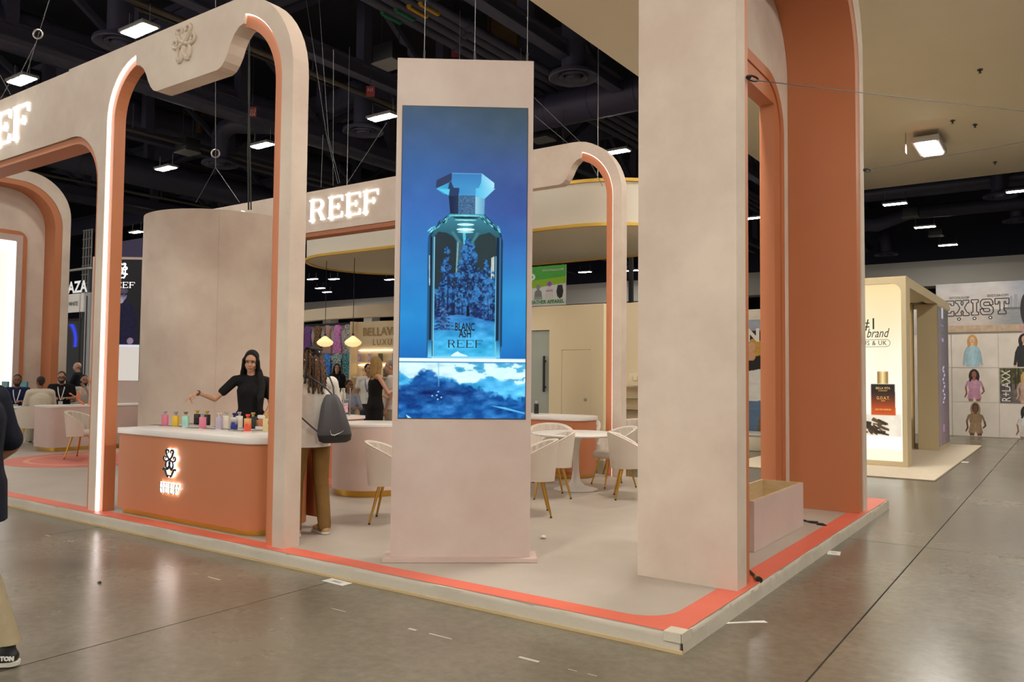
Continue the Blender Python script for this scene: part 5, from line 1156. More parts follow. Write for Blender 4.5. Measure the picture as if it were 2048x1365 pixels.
for pts in ([(.09,-.22,1.29),(.02,-.19,1.37),(-.075,-.10,1.455),(-.12,.0,1.47),(-.13,.06,1.44)],[(.10,-.22,1.29),(.11,-.19,1.37),(.115,-.11,1.46),(.115,.0,1.48),(.12,.06,1.45)],[(.02,-.23,.90),(-.10,-.20,1.00),(-.22,-.12,1.13),(-.28,-.02,1.15)],[(.24,-.24,.92),(.27,-.16,1.02),(.28,-.06,1.14)]):
    MB().tube(pts,.0075,8).build('cord',cord,bag,smooth=60,world=False)
MB().tube([(.03,-.284,.965),(.04,-.289,.935),(.07,-.294,.930),(.13,-.295,.950),(.17,-.289,.968)],[.002,.0075,.008,.004,.0012],6,flat=.4).build('curved_tick_mark',mat('silver_print',(.5,.5,.5),.4),bag,world=False)
MB().tube([(.03,-.284,.966),(.036,-.285,.978)],[.003,.001],6).build('curved_tick_mark',MATS['silver_print'],bag,world=False)
# --- man at the left edge, walking away
fx_,fy_ = -.42,-.10
mloc = (-4.861,2.039,0.000); rz = facing(-.80,-.60)
mx,my = mloc[0],mloc[1]
t,D,hp,hm = person('man in a navy shirt and khaki trousers walking past at the left edge', (mx-.19,my-.085,0), rz, s=1.03, build_=1.18, skin=(.34,.17,.10), shirt=(.009,.011,.020), sleeve=.86, pants=(.37,.30,.185), shoes=(.015,.014,.014), hem=.72, hair='short', pcut=.125,
    J=dict(elL=(-.30,-.19,1.10), wrL=(-.23,.03,.94), elR=(.28,-.05,1.12), wrR=(.25,.14,.95), hiL=(-.09,0,.92), knL=(-.10,-.13,.50), anL=(-.11,-.29,.10), tL=(-.13,-.14,.035), knR=(.10,.14,.52), anR=(.10,.26,.09), tR=(.11,.41,.03)), vox=.010, hv=.008)
sh = [c for c in t.children if c.name.startswith('shoe')][0]
wl = mat('shoe_white',(.68,.66,.62),.5); aL = D['anL']
Mw = pm(t)
# lettering round the side of the shoe that faces the camera
cv = V((.80,-.60,0)); 
text('UITTON',.03,Mw@V((aL.x-.050,aL.y-.005,.058)),(Mw.to_3x3()@V((0,-1,0))),(0,0,1),wl,sh,'shoe_lettering',width=.12,bold=.002)
# --- seated group at the far left
def seated(lab, x, y, f, z=HP, **k):
    J = dict(pel=(0,0,.56), wai=(0,.03,.71), che=(0,.05,.91), nek=(0,.055,1.085), hd=(0,.09,1.235), shL=(-.19,.05,1.03), shR=(.19,.05,1.03), elL=(-.25,.12,.78), elR=(.25,.12,.78), wrL=(-.12,.33,.80), wrR=(.12,.33,.80),
        hiL=(-.09,.02,.54), hiR=(.09,.02,.54), knL=(-.11,.44,.53), knR=(.11,.44,.53), anL=(-.11,.42,.09), anR=(.11,.42,.09), tL=(-.12,.57,.03), tR=(.12,.57,.03))
    J.update(k.pop('J',{})); k.setdefault('vox',.014); k.setdefault('hv',.010); k.setdefault('hem',.94)
    return person(lab,(x,y,z+.002),facing(*f),J=J,**k)
seated('bearded man in a navy shirt with a white lanyard at the white table',-19.1,8.25,(.75,-.45),z=HP,s=1.04,skin=(.20,.09,.05),shirt=(.012,.018,.06),sleeve=1.6,pants=(.012,.012,.02),beard=True,lanyard=(.7,.68,.66),head_pitch=-8)
seated('man in a beige blazer seen from behind at the white table',-17.15,7.85,(-.9,.25),s=1.02,build_=1.12,skin=(.26,.12,.07),shirt=(.62,.55,.43),sleeve=1.85,pants=(.5,.45,.36),jacket=True,haircol=(.05,.03,.022),hair='short',face=False)
seated('bearded man in a black shirt with dark glasses behind the coral ornament',-18.7,9.0,(.85,-.5),z=.17,s=1.05,build_=1.1,skin=(.36,.19,.12),shirt=(.010,.010,.011),sleeve=.6,pants=(.012,.012,.012),beard=True,glasses=True,lanyard=(.7,.68,.66),head_pitch=-10,hair='short')
seated('man in a white shirt with dark hair resting his chin behind the coral ornament',-19.15,9.75,(.75,-.65),z=HP,s=1.04,skin=(.42,.23,.15),shirt=(.70,.64,.56),sleeve=.6,pants=(.02,.02,.03),beard=True,head_yaw=30,head_pitch=-6,J=dict(elL=(-.2,.30,.86),wrL=(-.06,.24,1.08)))
seated('person in dark clothes holding a phone at the left picture edge',-17.9,7.05,(-.2,.98),z=HP,s=1.02,skin=(.45,.26,.18),shirt=(.012,.014,.03),sleeve=1.5,pants=(.012,.012,.014),head_pitch=-15,J=dict(wrL=(-.06,.36,.93),wrR=(.10,.36,.93)))
person('bald man in a dark suit standing far behind the seated men',(-22.3,11.15,.0),facing(-.75,-.8),s=1.07,skin=(.56,.33,.25),shirt=(.012,.014,.022),sleeve=1.9,pants=(.012,.012,.016),jacket=True,hair=None,bald=True,vox=.014,hv=.011,collar=False,J=dict(elL=(-.22,.12,1.15),wrL=(-.10,.30,1.30)))
person('dark haired person in dark clothes beside the bald man',(-21.6,11.9,.0),facing(-.6,-.6),s=1.02,skin=(.4,.24,.17),shirt=(.02,.02,.02),sleeve=1.9,pants=(.012,.012,.016),vox=.016,hv=.012)
# --- visitors between the counters
def longhair(t, hp, hm, L=.45, w_=.085):
    b = MB(); b.ell(hp(0,-.022,.042),(.084,.095,.088),16,12); b.seg(hp(0,-.055,.03),hp(0,-.075,-.15),(.085,.055),(.10,.05),(1,0,0)); b.seg(hp(0,-.075,-.15),hp(0,-.085,-L),(.10,.05),(.045,.02),(1,0,0))
    for sg in (-1,1): b.seg(hp(sg*.08,.01,.02),hp(sg*.095,-.01,-.16),(.02,.035),(.03,.035),(1,0,0)); b.seg(hp(sg*.095,-.01,-.16),hp(sg*.075,-.05,-L*.9),(.035,.035),(.015,.015),(1,0,0))
    fuse(b,'hair',hm,t,.010,3)
def bgm(px,py,y): return None
t,D,hp,hm = person('woman with long blonde hair in a black sleeveless dress',(-9.72,9.85,HP+.002),facing(.45,.89),s=1.03,female=True,skin=(.58,.33,.22),shirt=(.010,.010,.011),sleeve=0,pants=(.010,.010,.011),skirt=.35,hair=None,haircol=(.50,.31,.11),vox=.012,hv=.009,head_yaw=10,J=dict(elR=(.24,.14,1.14),wrR=(.18,.36,1.24),elL=(-.24,-.02,1.12),wrL=(-.16,.2,1.08)),face=True); longhair(t,hp,hm,.48)
person('grey haired man in a white shirt facing the blonde woman',(-9.86,10.38,HP+.002),facing(-.75,-.6),s=1.0,build_=1.12,skin=(.52,.30,.21),shirt=(.68,.64,.58),sleeve=.6,pants=(.42,.34,.22),hair='short',haircol=(.36,.35,.33),vox=.014,hv=.010)
person('dark haired man in a white shirt with a lanyard near the lit shelves',(-13.25,13.2,.0),facing(.55,-.75),s=1.06,build_=1.08,skin=(.33,.17,.10),shirt=(.66,.62,.56),sleeve=.6,pants=(.05,.05,.07),hair='short',lanyard=(.05,.10,.22),vox=.014,hv=.011,head_yaw=40)
t,D,hp,hm = person('woman in a black blazer with a lanyard under the hanging shirts',(-16.9,15.6,.0),facing(.75,-.66),s=1.09,female=True,skin=(.55,.32,.24),shirt=(.012,.012,.014),sleeve=1.9,pants=(.012,.012,.014),hair=None,haircol=(.04,.018,.012),lanyard=(.05,.10,.30),vox=.014,hv=.011,jacket=True); longhair(t,hp,hm,.30)
seated('seated man with black hair in a pale blue shirt behind the bottle stand',-13.05,12.35,(.9,-.2),z=.0,s=1.08,skin=(.25,.12,.07),shirt=(.36,.40,.50),sleeve=1.7,pants=(.02,.02,.03))

# ================================================================= neighbouring booths
M_sand = mat('sand_paint', (.78,.63,.41), .6)
M_sand2 = mat('sand_paint_dark', (.48,.37,.20), .6)
M_warm = mat('warm_strip', (1,.8,.5), .5, emit=3.0, ecol=(1,.86,.6))
# --- booth with gold lettering, lit shelves and a curved fascia
t = T('shelf_booth','sandy booth wall with gold lettering, lit shelves and a curved fascia','booth',(-17,17,0))
MB().box(-17.62,-12.6,17.0,17.25,0,3.17).build('shelf_wall', M_sand, t)
pts = [(-20.1+7.8*i/24, 15.6+.9*math.sin(PI*(i/24))*-.9+.8) for i in range(25)]
MB().prism([(x,y) for x,y in pts]+[(x,y+.25) for x,y in pts[::-1]],[],fx,3.17,3.5).build('curved_fascia', M_cream, t, smooth=30)
MB().box(-20.1,-19.9,16.2,16.5,0,3.2).build('fascia_post', M_sand, t); MB().box(-12.6,-12.3,16.3,17.25,0,3.2).build('fascia_post', M_sand, t)
gm_ = mat('gold_letters',(.30,.18,.05),.35,metal=.3)
text('BELLAVITA',.34,(-16.42,16.97,2.85),(1,0,0),(0,0,1),gm_,t,width=1.75,bold=.004)
text('LUXURY',.26,(-16.30,16.97,2.54),(1,0,0),(0,0,1),gm_,t,spacing=1.35,width=1.15)
MB().box(-17.62,-17.55,16.75,17.0,0,3.17).build('wall_end', M_sand, t)
for k,(x0,x1) in enumerate(((-17.45,-16.1),(-16.0,-14.6))):
    for j,z in enumerate((1.50,1.94)):
        s = MB().box(x0,x1,16.74,17.0,z,z+.03).build('shelf', M_cream, t); MB().box(x0,x1,16.95,16.99,z+.36,z+.385).build('light_strip', M_warm, s)
cols = [(.45,.32,.42),(.62,.42,.2),(.5,.36,.40),(.6,.5,.36),(.08,.10,.05),(.10,.09,.05)]
for k in range(12):
    x = -17.3+.21*k if k < 6 else -15.9+.2*(k-6); z = 1.971 if k%2 == 0 or k > 5 else 1.531
    o = T('boxed_perfume','%s boxed perfume on the lit shelves, place %s along the wall'%(['mauve','amber','rose','cream','dark green','black gold'][k%6],['one','two','three','four','five','six','seven','eight','nine','ten','eleven','twelve'][k]),'box',(x,16.87,z),0,'boxed perfumes on the lit shelves')
    MB().box(x-.05,x+.05,16.82,16.92,z,z+.24).build('carton', mat('shelf_carton_%d'%(k%6),cols[k%6],.5), o, bevel=.004); MB().box(x-.03,x+.03,16.817,16.8198,z+.06,z+.16).build('carton_label', mat('shelf_label_%d'%(k%6),tuple(c*1.5 for c in cols[k%6]),.5), o)
for k,p in enumerate(((-15.181,13.600,2.387),(-14.194,13.600,2.371))):
    t = T('pendant_lamp',['glowing shell shaped pendant lamp, left of two by the shirts','glowing shell shaped pendant lamp, right of two beside the gold lettering'][k],'lamp',p,0,'pendant lamps')
    MB().lathe([(.012,.16),(.06,.13),(.16,.05),(.205,0),(.185,-.05),(.11,-.10),(.02,-.115)],p,24).build('lamp_shade', mat('glowing_shade',(1,.75,.4),.5,emit=.95,ecol=(1,.66,.30)), t, smooth=50)
    MB().tube([(p[0],p[1],p[2]+.15),(p[0],p[1],4.42)],.008,6).build('lamp_cord', M_black, t); MB().lathe([(.02,.15),(.03,.20),(.012,.21)],p,12).build('lamp_cap', M_black, t)
# --- shirts on rails
t = T('clothes_rack','tall dark clothes wall frame with slanting steel arms behind the pendants','rack',(-23,20.5,0))
b = MB(); 
for x in (-24.2,-22.4,-20.6): b.box(x-.03,x+.03,20.6,20.66,0,3.5)
b.box(-24.2,-20.6,20.6,20.66,3.4,3.5); b.build('rack_frame', M_black, t); MB().box(-25,-20.0,20.75,20.85,0,3.5).build('rack_back', mat('white_backing',(.55,.5,.45),.7), t)
for k in range(7): x = -24.0+.55*k; MB().tube([(x,20.6,2.28),(x+.18,20.2,2.08)],.018,6).build('rail_arm', M_steel, t)
gc = [((.10,.03,.06),(.3,.2,.25)),((.25,.05,.20),(.05,.05,.2)),((.04,.03,.02),(.25,.12,.05)),((.30,.24,.16),(.45,.2,.2)),((.60,.05,.30),(.4,.3,.5)),((.5,.45,.4),(.1,.1,.1)),((.10,.18,.2),(.3,.35,.3)),((.03,.08,.05),(.1,.3,.2)),((.14,.30,.03),(.45,.5,.25)),((.02,.06,.35),(.25,.35,.05)),((.01,.04,.30),(.1,.3,.6)),((.05,.12,.30),(.4,.45,.2)),((.02,.05,.04),(.1,.3,.35)),((.03,.03,.04),(.2,.3,.5))]
nmz = ['plum','violet','dark brown','rosy beige','magenta','white and black','teal grey','dark green','lime green','royal blue','deep blue','blue and yellow','dark teal','black and blue']
for k in range(14):
    x = -24.15+.54*(k%7); z = 3.40 if k < 7 else 2.36
    o = T('hanging_garment','%s patterned %s on the clothes wall, %s row'%(nmz[k],'dress' if k < 7 else 'shirt','upper' if k < 7 else 'lower'),'garment',(x,20.3,z-1),0,'garments on the clothes wall')
    m = mat('garment_%d'%k, gc[k][0], .8, col2=gc[k][1], nscale=16, nmix=.12)
    if k < 7: ol = [(-.08,0),(.08,0),(.2,-.12),(.14,-.35),(.25,-1.05),(-.25,-1.05),(-.14,-.35),(-.2,-.12)]
    else: ol = [(-.08,0),(.08,0),(.26,-.08),(.34,-.34),(.22,-.38),(.22,-.85),(-.22,-.85),(-.22,-.38),(-.34,-.34),(-.26,-.08)]
    MB().prism([(x+a,z+c) for a,c in ol],[],lambda a,c,d:(a,20.3+d,c),-.05,.05).build('garment_body', m, o, bevel=.02)
    MB().tube([(x-.15,20.3,z-.05),(x,20.3,z+.04),(x+.15,20.3,z-.05)],.008,5).tube([(x,20.3,z+.04),(x,20.3,z+.12),(x+.03,20.3,z+.15)],.006,5).build('hanger', M_black, o)
# --- beige room with a door and a glass door
t = T('beige_room','beige room wall with a flush door and a glass door behind the orange cabinet','room wall',(-8,13.5,0))
M_br = mat('beige_room_paint', (.80,.67,.43), .6)
W = [(-9.6,0),(-7.42,0),(-7.42,3.0),(-9.6,3.0)]
hole = [(-9.4,.02),(-8.53,.02),(-8.53,2.52),(-9.4,2.52)]; dr = [(-8.24,.02),(-7.58,.02),(-7.58,2.12),(-8.24,2.12)]
MB().prism(W,[hole,dr],lambda a,c,d:(a,d,c),13.5,13.6).build('room_wall', M_br, t)
d = MB().prism([(-8.235,.025),(-7.585,.025),(-7.585,2.113),(-8.235,2.113)],[],lambda a,c,d:(a,d,c),13.506,13.55).build('door', M_br, t)
kk = MB().lathe([(.035,0),(.035,.012),(.012,.014),(.014,.035)],(0,0,0),14).build('door_lock', M_steel, d, world=False); kk.location = pm(t).inverted()@V((-7.70,13.506,1.15)); kk.rotation_euler = (PI/2,0,0)
gl = MB().prism([(-9.395,.03),(-8.535,.03),(-8.535,2.51),(-9.395,2.51)],[],lambda a,c,d:(a,d,c),13.54,13.552).build('glass_door', mat('tinted_glass',(.62,.66,.55),.05,trans=.0,alpha=.45,spec=.6), t)
b = MB(); b.box(-8.66,-8.62,13.47,13.50,1.28,2.0); [b.box(-8.66,-8.62,13.49,13.54,z,z+.03) for z in (1.36,1.88)]; b.build('bar_handle', M_black, gl)
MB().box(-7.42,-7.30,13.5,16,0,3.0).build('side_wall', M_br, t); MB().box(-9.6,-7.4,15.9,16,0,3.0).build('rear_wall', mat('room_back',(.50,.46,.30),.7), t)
for o_,(x,y,z) in ((0,(-9.0,15,2.9)),): MB().lathe([(.09,0),(.09,.03)],(x,y,z),14).build('down_light', mat('downlight_lens',(1,.9,.7),.5,emit=12,ecol=(1,.9,.7)), t)
# shelf wall seen right of the far arch leg
t = T('gift_shelves','sandy wall with thin gold shelves seen beside the corner pillar','shelf',(-6.1,12.9,0))
MB().prism([(-7.1,13.3),(-5.2,12.75),(-5.2,12.85),(-7.1,13.4)],[],fx,0,2.95).build('shelf_wall', M_br, t)
for z in (1.02,1.22,1.43):
    MB().prism([(-6.9,13.02),(-5.25,12.55),(-5.25,12.75),(-6.9,13.22)],[],fx,z,z+.012).build('glass_shelf', mat('shelf_glass',(.7,.62,.42),.1,metal=.5), t)
b = MB(); [b.tube([(x,13.0-(x+6.9)*.285,.0),(x,13.0-(x+6.9)*.285,1.46)],.014,8) for x in (-6.7,-6.1,-5.5)]; b.build('gold_posts', M_gold, t)
for k,x in enumerate((-6.28,-6.0,-5.72)):
    y = 13.1-(x+6.9)*.285-.1; z = 1.4425
    o = T('gift_bag','cream gift bag on the top glass shelf, %s of three'%['first','middle','last'][k],'bag',(x,y,z),0,'cream gift bags')
    MB().box(x-.12,x+.12,y-.05,y+.05,z,z+.22).build('bag_body', mat('cream_card',(.78,.68,.48),.5), o, bevel=.004)
    MB().tube([(x-.05,y-.052,z+.17),(x-.05,y-.056,z+.10),(x,y-.056,z+.08),(x+.05,y-.056,z+.10),(x+.05,y-.052,z+.17)],.006,6).build('bag_handle', M_goldtrim, o)
t = T('truss_mast','black mast standing behind the beige room','mast',(-9.466,19.000,3.628)); p = (-9.466,19.000,3.628); MB().box(p[0]-.05,p[0]+.05,p[1]-.05,p[1]+.05,0,5.6).build('mast_pole', M_black, t)
t = T('white_fascia','pale fascia of a far booth right of the far arch leg','booth',(-10.5,20.5,0)); MB().box(-12.6,-8.2,20.4,20.6,3.2,3.7).build('fascia_board', M_white, t); b = MB(); [b.box(x,x+.15,20.5,20.6,0,3.2) for x in (-12.5,-8.4)]; b.build('fascia_posts', M_white, t)
# --- green hanging banner with winter hats
t = T('green_banner','green hanging banner showing two knitted hats and gloves','banner',(-12.9,20,4.3))
def banner(U,Vv):
    X = U*160; Y = Vv*100; c = np.zeros(U.shape+(3,)); c[:] = (78,172,62); c[Y > 34-10*(X/160-.5)] = (150,196,40); c[Y > 60-14*(X/160)] = (226,226,222)
    def e(cx,cy,rx,ry,col): c[inell(X,Y,cx,cy,rx,ry)] = col
    nz = fbm(X,Y,.25,4)
    e(80,52,7,6,(150,150,148)); c[inpoly(X,Y,[(68,84),(70,64),(80,56),(90,64),(92,84)])] = (132,134,132); c[inpoly(X,Y,[(68,84),(92,84),(92,77),(68,77)])] = (160,160,158)
    e(113,46,7,6,(160,90,190)); c[inpoly(X,Y,[(101,82),(103,60),(113,52),(123,60),(125,82)])] = (226,214,206); c[(np.abs(Y-63) < 2) & (np.abs(X-113) < 10)] = (190,150,200)
    c[inpoly(X,Y,[(136,78),(133,66),(137,50),(150,50),(153,66),(150,80),(143,84)])] = (44,40,38)
    m = inell(X,Y,58,26,13,9) & ~inell(X,Y,56,26,9,6); c[m] = (240,246,240); e(56,26,4,4,(240,246,240))
    return c+(nz[...,None]-.5)*14
paint('banner_print',(-14.0,19.99,4.88),(1,0,0),(0,0,1),1.93,1.19,160,100,banner,mat('banner_cloth',attr='Col',rough=.7),t,ss=4)
MB().box(-14.0,-12.07,20.0,20.02,3.69,4.88).build('banner_back', M_white, t)
text('WWW.HYNALDA.COM',.09,(-12.52,19.982,4.74),(1,0,0),(0,0,1),M_white,t,width=.75)
text('COLD WEATHER APPAREL',.15,(-13.0,19.982,3.80),(1,0,0),(0,0,1),mat('green_print',(.05,.30,.06),.6),t,width=1.75,bold=.004)
b = MB(); [b.tube([(x,20.01,4.88),(x,20.01,9.5)],.01,5) for x in (-13.9,-12.2)]; b.build('hanging_wire', M_dark, t)
# --- graphic wall seen through the right portal
t = T('jeans_graphic_wall','graphic wall with a blonde woman in a black top above jeans, seen through the portal','graphic wall',(-6.2,18.5,0))
def jeans(U,Vv):
    X = U*60; Y = Vv*150; c = np.zeros(U.shape+(3,)); c[:] = (196,196,198); c[(Y > 26) & (Y < 38)] = (30,30,32); c[Y > 38] = (120,100,76)
    n = fbm(X,Y,.3,9)
    for cx in (35.5,12,57):
        c[inell(X,Y,cx+1,48,4.2,13)] = (196,152,70); c[inell(X,Y,cx-1,46,2.4,6)] = (214,164,130); c[inpoly(X,Y,[(cx-5,58),(cx+4,56),(cx+4.5,74),(cx-5,74)])] = (24,24,26); c[inell(X,Y,cx-1,57,2.4,5)] = (206,156,122)
        c[inpoly(X,Y,[(cx-5,76),(cx+4,72),(cx+5,110),(cx-4,111)])] = (228,226,222); c[inpoly(X,Y,[(cx-4,111),(cx+5,110),(cx+2,146),(cx-5,148)])] = (92,122,156)
    m = Y < 26; c[m] = (150,156,170); c[m & inpoly(X,Y,[(0,0),(60,0),(60,10),(0,16)])] = (206,196,180)
    return c+(n-.5)[...,None]*24
paint('wall_print',(-7.6,18.49,3.2),(1,0,0),(0,0,1),2.6,2.9,120,200,jeans,mat('graphic_print',attr='Col',rough=.6),t)
MB().box(-7.6,-5.0,18.5,18.6,0,3.2).build('wall_panel', M_white, t); text('N',.4,(-6.06,18.482,2.58),(1,0,0),(0,0,1),M_white,t,width=.3,bold=.02)
t = T('white_plinth','low cream block in front of the jeans graphic wall','plinth',(-6.1,17.8,0)); MB().box(-7.2,-5.2,17.4,18.2,0,.34).build('plinth_block', mat('cream_block',(.72,.66,.53),.6), t, bevel=.02); MB().box(-7.22,-5.18,17.38,18.22,.34,.38).build('plinth_top', M_white, t)
# --- beige gate booth on the right with a light box
t = T('gate_booth','beige gate booth with a glowing perfume light box on the right','booth',(-3,18.5,0))
zt = 3.46
M_gate = mat('gate_paint', (.60,.49,.30), .55)
fr = lambda a,c,d: (a,d,c)
o = [(-4.6,.02),(-2.42,.02),(-2.42,zt),(-4.6,zt)]; i = arc(-2.50-.17,zt-.11-.17,.17,0,90,6)+[(-4.52,zt-.11),(-4.52,.11),(-2.50,.11)]
MB().prism(o,[i],fr,15.9,16.35).build('gate_frame', M_gate, t, smooth=20)
MB().box(-4.6,-2.42,15.95,22.3,zt-.0,zt+.02).build('gate_roof', M_gate, t); MB().box(-2.62,-2.42,16.35,22.3,zt-.16,zt).build('gate_beam', M_gate, t)
MB().box(-4.6,-2.62,16.4,22.3,zt-.10,zt-.06).build('gate_ceiling', M_gate, t)
def goat(U,Vv):
    X = U*100; Y = Vv*160; c = np.zeros(U.shape+(3,)); k = np.clip(Y/160,0,1)[...,None]
    c[:] = np.array((238,214,160))*(1-np.clip(k*2.6,0,1))+np.array((255,250,232))*np.clip(k*2.6,0,1)
    c -= np.exp(-((X-86)/22)**2-((Y-52)/40)**2)[...,None]*np.array((10,14,24))*1.
    m = Y > 116; c[m] = (246,238,222); m = inpoly(X,Y,[(20,120),(99,118),(99,138),(20,139)]); c[m] = (np.array((232,220,200))+(fbm(X,Y,.12,3)-.5)[...,None]*36)[m]
    c[Y > 138] = (255,252,240); c[Y > 150] = (248,240,214)
    def bottle(x0):
        g = np.clip((Y-90)/29,0,1)[...,None]; col = np.array((20,14,14))*(1-np.clip(g*1.6-.35,0,1))+np.array((196,78,22))*np.clip(g*1.6-.35,0,1); m = inpoly(X,Y,[(x0,91),(x0+20,91),(x0+20.5,119),(x0,119)]); c[m] = col[m]
        s = np.abs(((X-x0-5.5)/9)-.5); gc_ = np.array((120,84,30))*s[...,None]*2+np.array((250,224,160))*(1-s[...,None]*2); m = inpoly(X,Y,[(x0+5.5,79.5),(x0+14.5,79.5),(x0+14.5,90.5),(x0+5.5,90.5)]); c[m] = gc_[m]
        c[inpoly(X,Y,[(x0+4,115.5),(x0+18,115.5),(x0+18,116),(x0+4,116)])] = (150,70,30)
    bottle(74); bottle(48)
    rs = np.random.RandomState(5)
    for q in range(34):
        cx,cy = 58+rs.rand()*26, 125+rs.rand()*11; a = rs.rand()*.9+.1; L = 3+rs.rand()*5; dx,dy = math.cos(a)*L,math.sin(a)*L*.6; h = 1.0+rs.rand()*1.3
        v = 30+rs.rand()*80; c[inpoly(X,Y,[(cx-dx,cy-dy),(cx-dx+h*.4,cy-dy-h),(cx+dx,cy+dy-h),(cx+dx,cy+dy),(cx,cy+h*.5)])] = (v,v*.72,v*.42)
    return c
x0_,x1_ = -4.515,-2.505
lb = paint('light_box',(x0_,15.93,zt-.115),(1,0,0),(0,0,1),x1_-x0_,zt-.225,200,320,goat,mat('light_box_print',attr='Col',emit=1.05),t,ss=4)
MB().box(x0_,x1_,15.935,16.0,.11,zt-.11).build('light_box_back', M_gate, t)
ink = mat('light_box_ink',(.02,.018,.016),.6)
text('#1',.30,(-3.08,15.922,2.61),(1,0,0),(0,0,1),ink,t,width=.24,bold=.0)
text('perfume brand',.24,(-3.19,15.922,2.44),(1,0,0),(0,0,1),ink,t,width=.98,shear=.35)
text('IN THE US & UK',.12,(-3.15,15.922,2.26),(1,0,0),(0,0,1),ink,t,width=.80,spacing=1.1)
b = MB(); oo = rrect(-3.62,-2.69,2.19,2.33,.07,6); b.prism(oo,[rrect(-3.613,-2.697,2.197,2.323,.063,6)],fr,15.922,15.925); b.build('lettering_outline', ink, t)
gp = mat('gold_print',(.75,.5,.15),.4,emit=.35,ecol=(.9,.6,.2))
text('BELLA VITA',.06,(-2.822,15.922,1.43),(1,0,0),(0,0,1),gp,t,width=.24); text('LUXURY',.03,(-2.822,15.922,1.385),(1,0,0),(0,0,1),gp,t,width=.15); text('G.O.A.T.',.08,(-2.822,15.922,1.25),(1,0,0),(0,0,1),gp,t,width=.22); text('MAN',.03,(-2.822,15.922,1.20),(1,0,0),(0,0,1),gp,t,width=.06); text('EAU DE PARFUM',.04,(-2.822,15.922,1.04),(1,0,0),(0,0,1),gp,t,width=.26)
MB().box(-2.84,-2.421,20.1,21.9,.02,zt-.165).build('gate_pillar', M_gate, t)
def led_side(U,Vv):
    c = np.zeros(U.shape+(3,)); X = U*40; Y = Vv*200; c[:] = (116,108,102); c += ((U-.5)*-40)[...,None]+(np.sin(Vv*3)*10)[...,None]*np.array((.3,0,1)); c[:,:,0] += np.clip(Vv-.4,0,1)*24
    c[(np.abs(X-17) < 4) & (Y < 16)] = (232,224,236); c[(np.abs(X-17) < 6) & (Y > 24) & (Y < 28)] = (150,130,190); c[(np.abs(X-18) < 4) & (Y > 44) & (Y < 50)] = (190,170,210)
    m = (np.abs(X-20-3*np.sin(Y*.4)) < 2.6) & (Y > 84) & (Y < 140) & (np.sin(Y*1.1) > -.5); c[m] = (226,214,240); c[(np.abs(X-18) < 4) & (Y > 170) & (Y < 182)] = (180,130,170)
    return c+(fbm(X,Y,.4,2)-.5)[...,None]*26
paint('side_screen',(-2.414,20.1,zt-.2),(0,1,0),(0,0,1),1.8,zt-.3,40,200,led_side,mat('side_led',attr='Col',emit=.55),t)
MB().box(-3.6,-2.95,20.3,20.42,.02,zt-.12).build('inner_panel', M_sand2, t); MB().box(-3.0,-2.93,19.0,19.1,.02,zt-.12).build('inner_post', M_gate, t)
MB().box(-3.06,-3.02,20.27,20.298,.7,zt-.3).build('light_strip', M_warm, t); MB().box(-3.5,-3.06,20.27,20.298,zt-.34,zt-.3).build('light_strip', M_warm, t)
MB().box(-4.6,-4.5,16.4,22.3,.02,zt).build('side_wall', M_gate, t)
t = T('booth_rug','cream rug under the beige gate booth','rug',(-3.2,18.5,0)); MB().box(-5.2,-1.78,14.15,22.4,.0,.018).build('rug_pile', mat('cream_rug',(.62,.53,.40),.9,col2=(.56,.47,.35),nscale=9), t); MB().box(-5.2,-1.765,14.135,22.4,.0,.012).build('rug_binding', mat('rug_binding',(.25,.2,.14),.8), t)
t = T('rug_label','small white label on the concrete at the rug edge','paper',(-1.707,17.830,0.000)); p = (-1.707,17.830,0.000); MB().box(p[0]-.06,p[0]+.06,p[1]-.12,p[1]+.12,.0004,.0016).build('paper_sheet', MATS['white_paper'], t)
# --- big clothing graphic wall on the right
YW = 26.0
t = T('clothing_graphic_wall','wide white graphic wall with outlined letters and models in sweatshirts','graphic wall',(-.8,YW,0))
